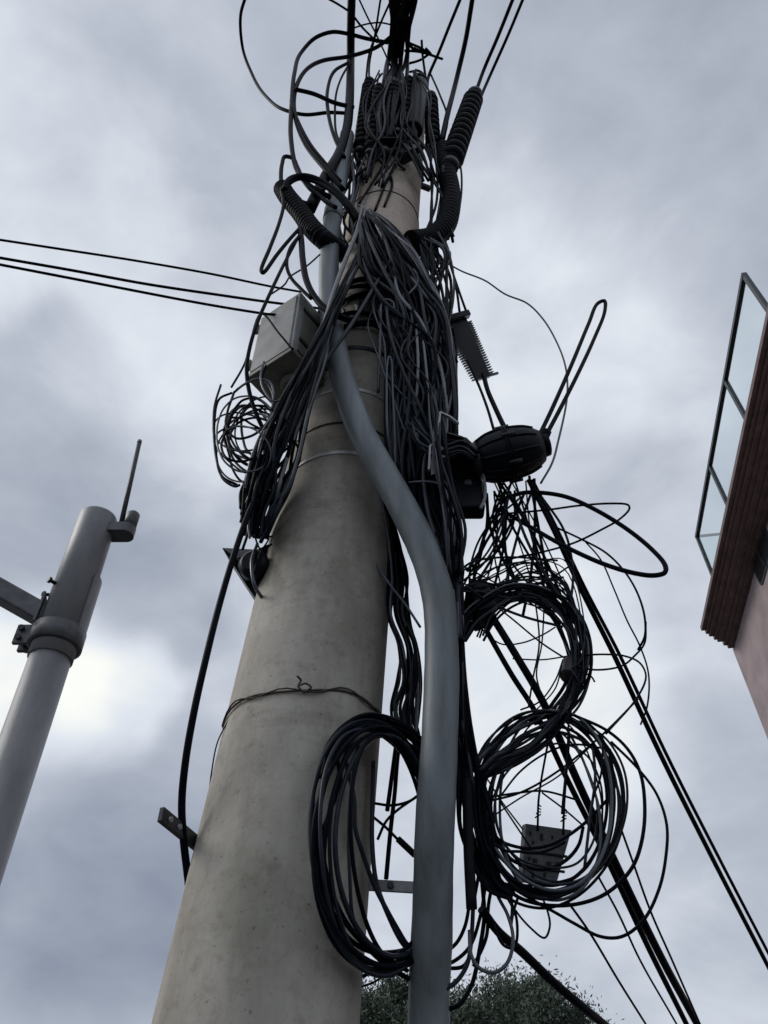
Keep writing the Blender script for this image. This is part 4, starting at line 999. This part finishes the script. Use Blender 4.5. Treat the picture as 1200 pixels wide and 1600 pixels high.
# guys and service lines to the lower right
GY = [1.60, 1.64, 1.72, 1.86, 2.1, 2.5, 3.0]
cable('left strand of long twin cable slanting to the lower right corner', Z0, [(826, 750), (866, 830), (905, 915), (960, 1025), (1030, 1175), (1110, 1335), (1195, 1500)], GY, 7, ext=6)
cable('right strand of long twin cable slanting to the lower right corner', Z0, [(832, 750), (873, 832), (912, 915), (969, 1025), (1038, 1172), (1118, 1330), (1204, 1496)], [y+.02 for y in GY], 5, ext=6)
D2 = [1.70, 1.72, 1.76, 1.84, 1.98, 2.2, 2.6]
cable('heavy black cable passing diagonally through both right coils', Z0, [(770, 965), (810, 1030), (850, 1100), (900, 1215), (960, 1345), (1025, 1480), (1092, 1605)], D2, 11, ext=6)
cable('second diagonal cable hugging the heavy one through the coils', Z0, [(760, 985), (800, 1055), (835, 1110), (885, 1215), (945, 1335), (1008, 1470), (1075, 1605)], [y+.03 for y in D2], 8, ext=6)
cable('thick black cable leaving the lower coil toward bottom right edge', Z0, [(752, 1420), (778, 1455), (815, 1487), (865, 1535), (910, 1573), (950, 1606)], [1.76, 1.80, 1.86, 1.95, 2.05, 2.2], 12, ext=6)
cable('thin line dropping to the bottom edge between trees and heavy cable', Z0, [(888, 1410), (920, 1455), (965, 1530), (1012, 1605)], [1.8, 1.9, 2.1, 2.4], 3.4, ext=6, name='wire', cat='wire')
cable('thin line descending left of the heavy diagonal cable at bottom', Z0, [(935, 1370), (965, 1425), (1000, 1500), (1060, 1605)], [1.8, 1.9, 2.1, 2.4], 3, ext=6, name='wire', cat='wire')
cable('thin parallel line just right of heavy diagonal cable at bottom', Z0, [(965, 1280), (990, 1350), (1015, 1420), (1050, 1500), (1096, 1605)], [1.75, 1.85, 1.95, 2.1, 2.4], 3, ext=6, name='wire', cat='wire')
cable('wide outer loop of cable swinging right of large round coil', Z4, [(760, 330), (880, 385), (960, 455), (1010, 550), (1026, 680), (1015, 800), (985, 890), (930, 960), (860, 1010), (760, 1040), (640, 1040), (540, 1005), (470, 930)], [1.7, 1.69, 1.68, 1.67, 1.67, 1.67, 1.68, 1.69, 1.7, 1.71, 1.72, 1.73, 1.73], 5)
cable('widest thin loop of cable swinging farthest right of round coil', Z4, [(900, 430), (1000, 530), (1070, 625), (1108, 740), (1105, 860), (1080, 980), (1020, 1100), (940, 1160), (860, 1160), (760, 1110), (690, 1070), (600, 1020), (500, 960)], [1.7, 1.68, 1.67, 1.66, 1.66, 1.67, 1.68, 1.7, 1.71, 1.72, 1.74, 1.74, 1.74], 4.2)
cable('small drooping cable loop beneath the large round coil', Z4, [(500, 980), (540, 1060), (600, 1130), (650, 1165), (670, 1120), (660, 1060), (640, 1010)], 1.75, 3)
cable('curved pale cable arching beside the splice closure neck', Z3, [(300, 272), (340, 248), (380, 240), (410, 265), (425, 320), (426, 380), (410, 420)], 1.57, 4.4, m=GRY)
cable('thin pale cable crossing the flat dark terminal box', Z3, [(140, 322), (190, 318), (240, 322), (275, 345), (290, 400), (295, 480)], [1.60, 1.58, 1.58, 1.58, 1.58, 1.60], 3, m=GRY)
T = Thing('cable_bundle', 'row of pale edged cables falling from splice neck into square clamp', 'cable bundle')
for i in range(8):
    x0 = 660+i*9
    T.part('cable', mk_cable(ZF, [(x0-60+i*3, 40+8*i), (x0+i*4, 120), (x0+18+i*6, 260), (x0+10+i*4, 480), (x0+8, 700), (x0+20, 860)], 1.585+.005*i, 3.6, n=7), (FAD, CHA, GRY, BLK)[i % 4])
T.done()
bundle('thin dark leads draped over the splice closure neck and small box', [(676, 610, 1.52, 12), (682, 660, 1.49, 14), (686, 715, 1.47, 14), (694, 770, 1.50, 16), (708, 830, 1.54, 14), (712, 900, 1.60, 8)], 11, 3.6, .02, wander=.5, jit=2, ws=(6, 3, 1, .2))
bundle('dark leads running from splice closure neck into the hairpin bundle', [(640, 660, 1.52, 10), (664, 690, 1.50, 12), (690, 705, 1.49, 14), (722, 700, 1.49, 12), (745, 715, 1.50, 6)], 9, 4, .02, wander=.5, jit=2)
T = Thing('wire_tangle', 'loose leads straying out of the front bundle above the hairpin loops', 'wire tangle')
for i in range(16):
    u0, v0 = 590+rnd.uniform(-10, 60), 380+rnd.uniform(-10, 90)
    T.part('wire', mk_cable(Z0, [(u0, v0), (u0+rnd.uniform(-24, 30), v0+40), (u0+rnd.uniform(-20, 50), v0+90), (u0+rnd.uniform(10, 60), v0+150), (650+rnd.uniform(-30, 50), v0+230)], [1.53, 1.48+rnd.uniform(-.02, .03), 1.49, 1.52, 1.58], rnd.uniform(2.2, 4), n=7), pick((4, 3, 2, .6)))
T.done()
# cable ends dangling inside the tall coil
cable('long cut cable end hanging straight beside the left of conduit', Z5, [(560, 200), (545, 300), (530, 480), (510, 660), (490, 880)], 1.78, 6)
cable('short cut cable end hanging inside tall narrow coil', Z5, [(545, 190), (530, 300), (510, 450), (495, 560)], 1.76, 6)
cable('cable end slanting up from tall coil toward conduit with sleeve', Z5, [(450, 695), (490, 610), (540, 560), (640, 490)], 1.77, 4)
cable('spliced cable end with thick sleeve reaching the conduit inside coil', Z5, [(430, 590), (490, 640), (545, 695), (625, 770)], 1.77, 4)
solo('cable_sleeve', 'short thick black sleeve on spliced cable inside tall coil', 'sleeve', mk_cable(Z5, [(545, 692), (625, 768)], 1.77, 9), RUB)
cable('level thin cable between pole edge and conduit inside tall coil', Z5, [(430, 525), (520, 535), (600, 515), (650, 480)], 1.78, 4)
cable('slanting cable crossing behind conduit at foot of tall coil', Z5, [(380, 1340), (450, 1290), (560, 1220), (620, 1170)], 1.72, 5)
cable('thin cable tail poking left at foot of tall coil', Z5, [(375, 1385), (440, 1360), (520, 1300), (600, 1270)], 1.74, 3)
cable('frayed pale twist of wire poking left by the conduit bend', ZF, [(-30, 830), (40, 930), (130, 1060), (250, 1210), (400, 1440)], 1.68, 3.6, m=FAD, name='wire', cat='wire')
# thin cables over the beige section
for lab, pts in (('left thin cable lying across beige upper pole section', [(640, 590), (590, 670), (530, 765)]), ('middle thin cable lying across beige upper pole section', [(665, 615), (630, 690), (590, 790)]), ('right thin cable lying across beige upper pole section', [(645, 650), (655, 690), (625, 775)])):
    cable(lab, Z1, pts, 1.60, 3.6, name='wire', cat='wire')

# ------------------------------------------------------------------ slotted shell hung inside the lower coil
T = Thing('slotted_shell', 'weathered grey slotted shell hung on two wires inside the lower coil', 'hanging shell')
Yh = 1.86
q = [P(822, 1287, Yh), P(893, 1297, Yh), P(868, 1386, Yh), P(815, 1378, Yh)]
T.part('shell', MB().prism(q, Vector((.0, .055, .02))), PERF)
def hq(a, b): return (q[0].lerp(q[1], a)).lerp(q[3].lerp(q[2], a), b)
ex = (q[1]-q[0]).normalized(); ey = (q[3]-q[0]).normalized(); en = ex.cross(ey).normalized()
if en.y > 0: en = -en
for a, b, w_, h_ in ((.38, .2, .005, .012), (.2, .32, .004, .005), (.62, .18, .004, .006), (.12, .16, .004, .005), (.8, .3, .004, .006), (.3, .62, .008, .006), (.15, .6, .005, .005), (.66, .64, .008, .006), (.3, .86, .004, .01), (.62, .84, .004, .01), (.88, .62, .004, .006)):
    T.part('slot', MB().box(hq(a, b)+en*.0008, ex*w_*.7, ey*h_*.7, en*.0012), HOLE)
for b in (.48, .74):
    T.part('seam', MB().box(hq(.5, b)+en*.002, ex*.054, ey*.0022, en*.003), HOLE)
for u_, v_, u1, v1 in ((840, 1290, 858, 1150), (880, 1296, 890, 1150)):
    a = P(u_, v_+8, Yh-.004)
    T.part('hanging_wire', MB().tube(spline([a, P(u_+2, v_-45, Yh-.02), P(u1, v1, 1.76)], 8), .0028, 6), BLK)
    for k in range(4):
        c_ = P(u_+1, v_-12-6*k, Yh-.012); T.part('twist', MB().tube([c_+Vector((-.008+.003*k, 0, 0)), c_+Vector((0, -.004, .004)), c_+Vector((.007, .0, .008-.003*k))], .0018, 5), BLK)
T.done()
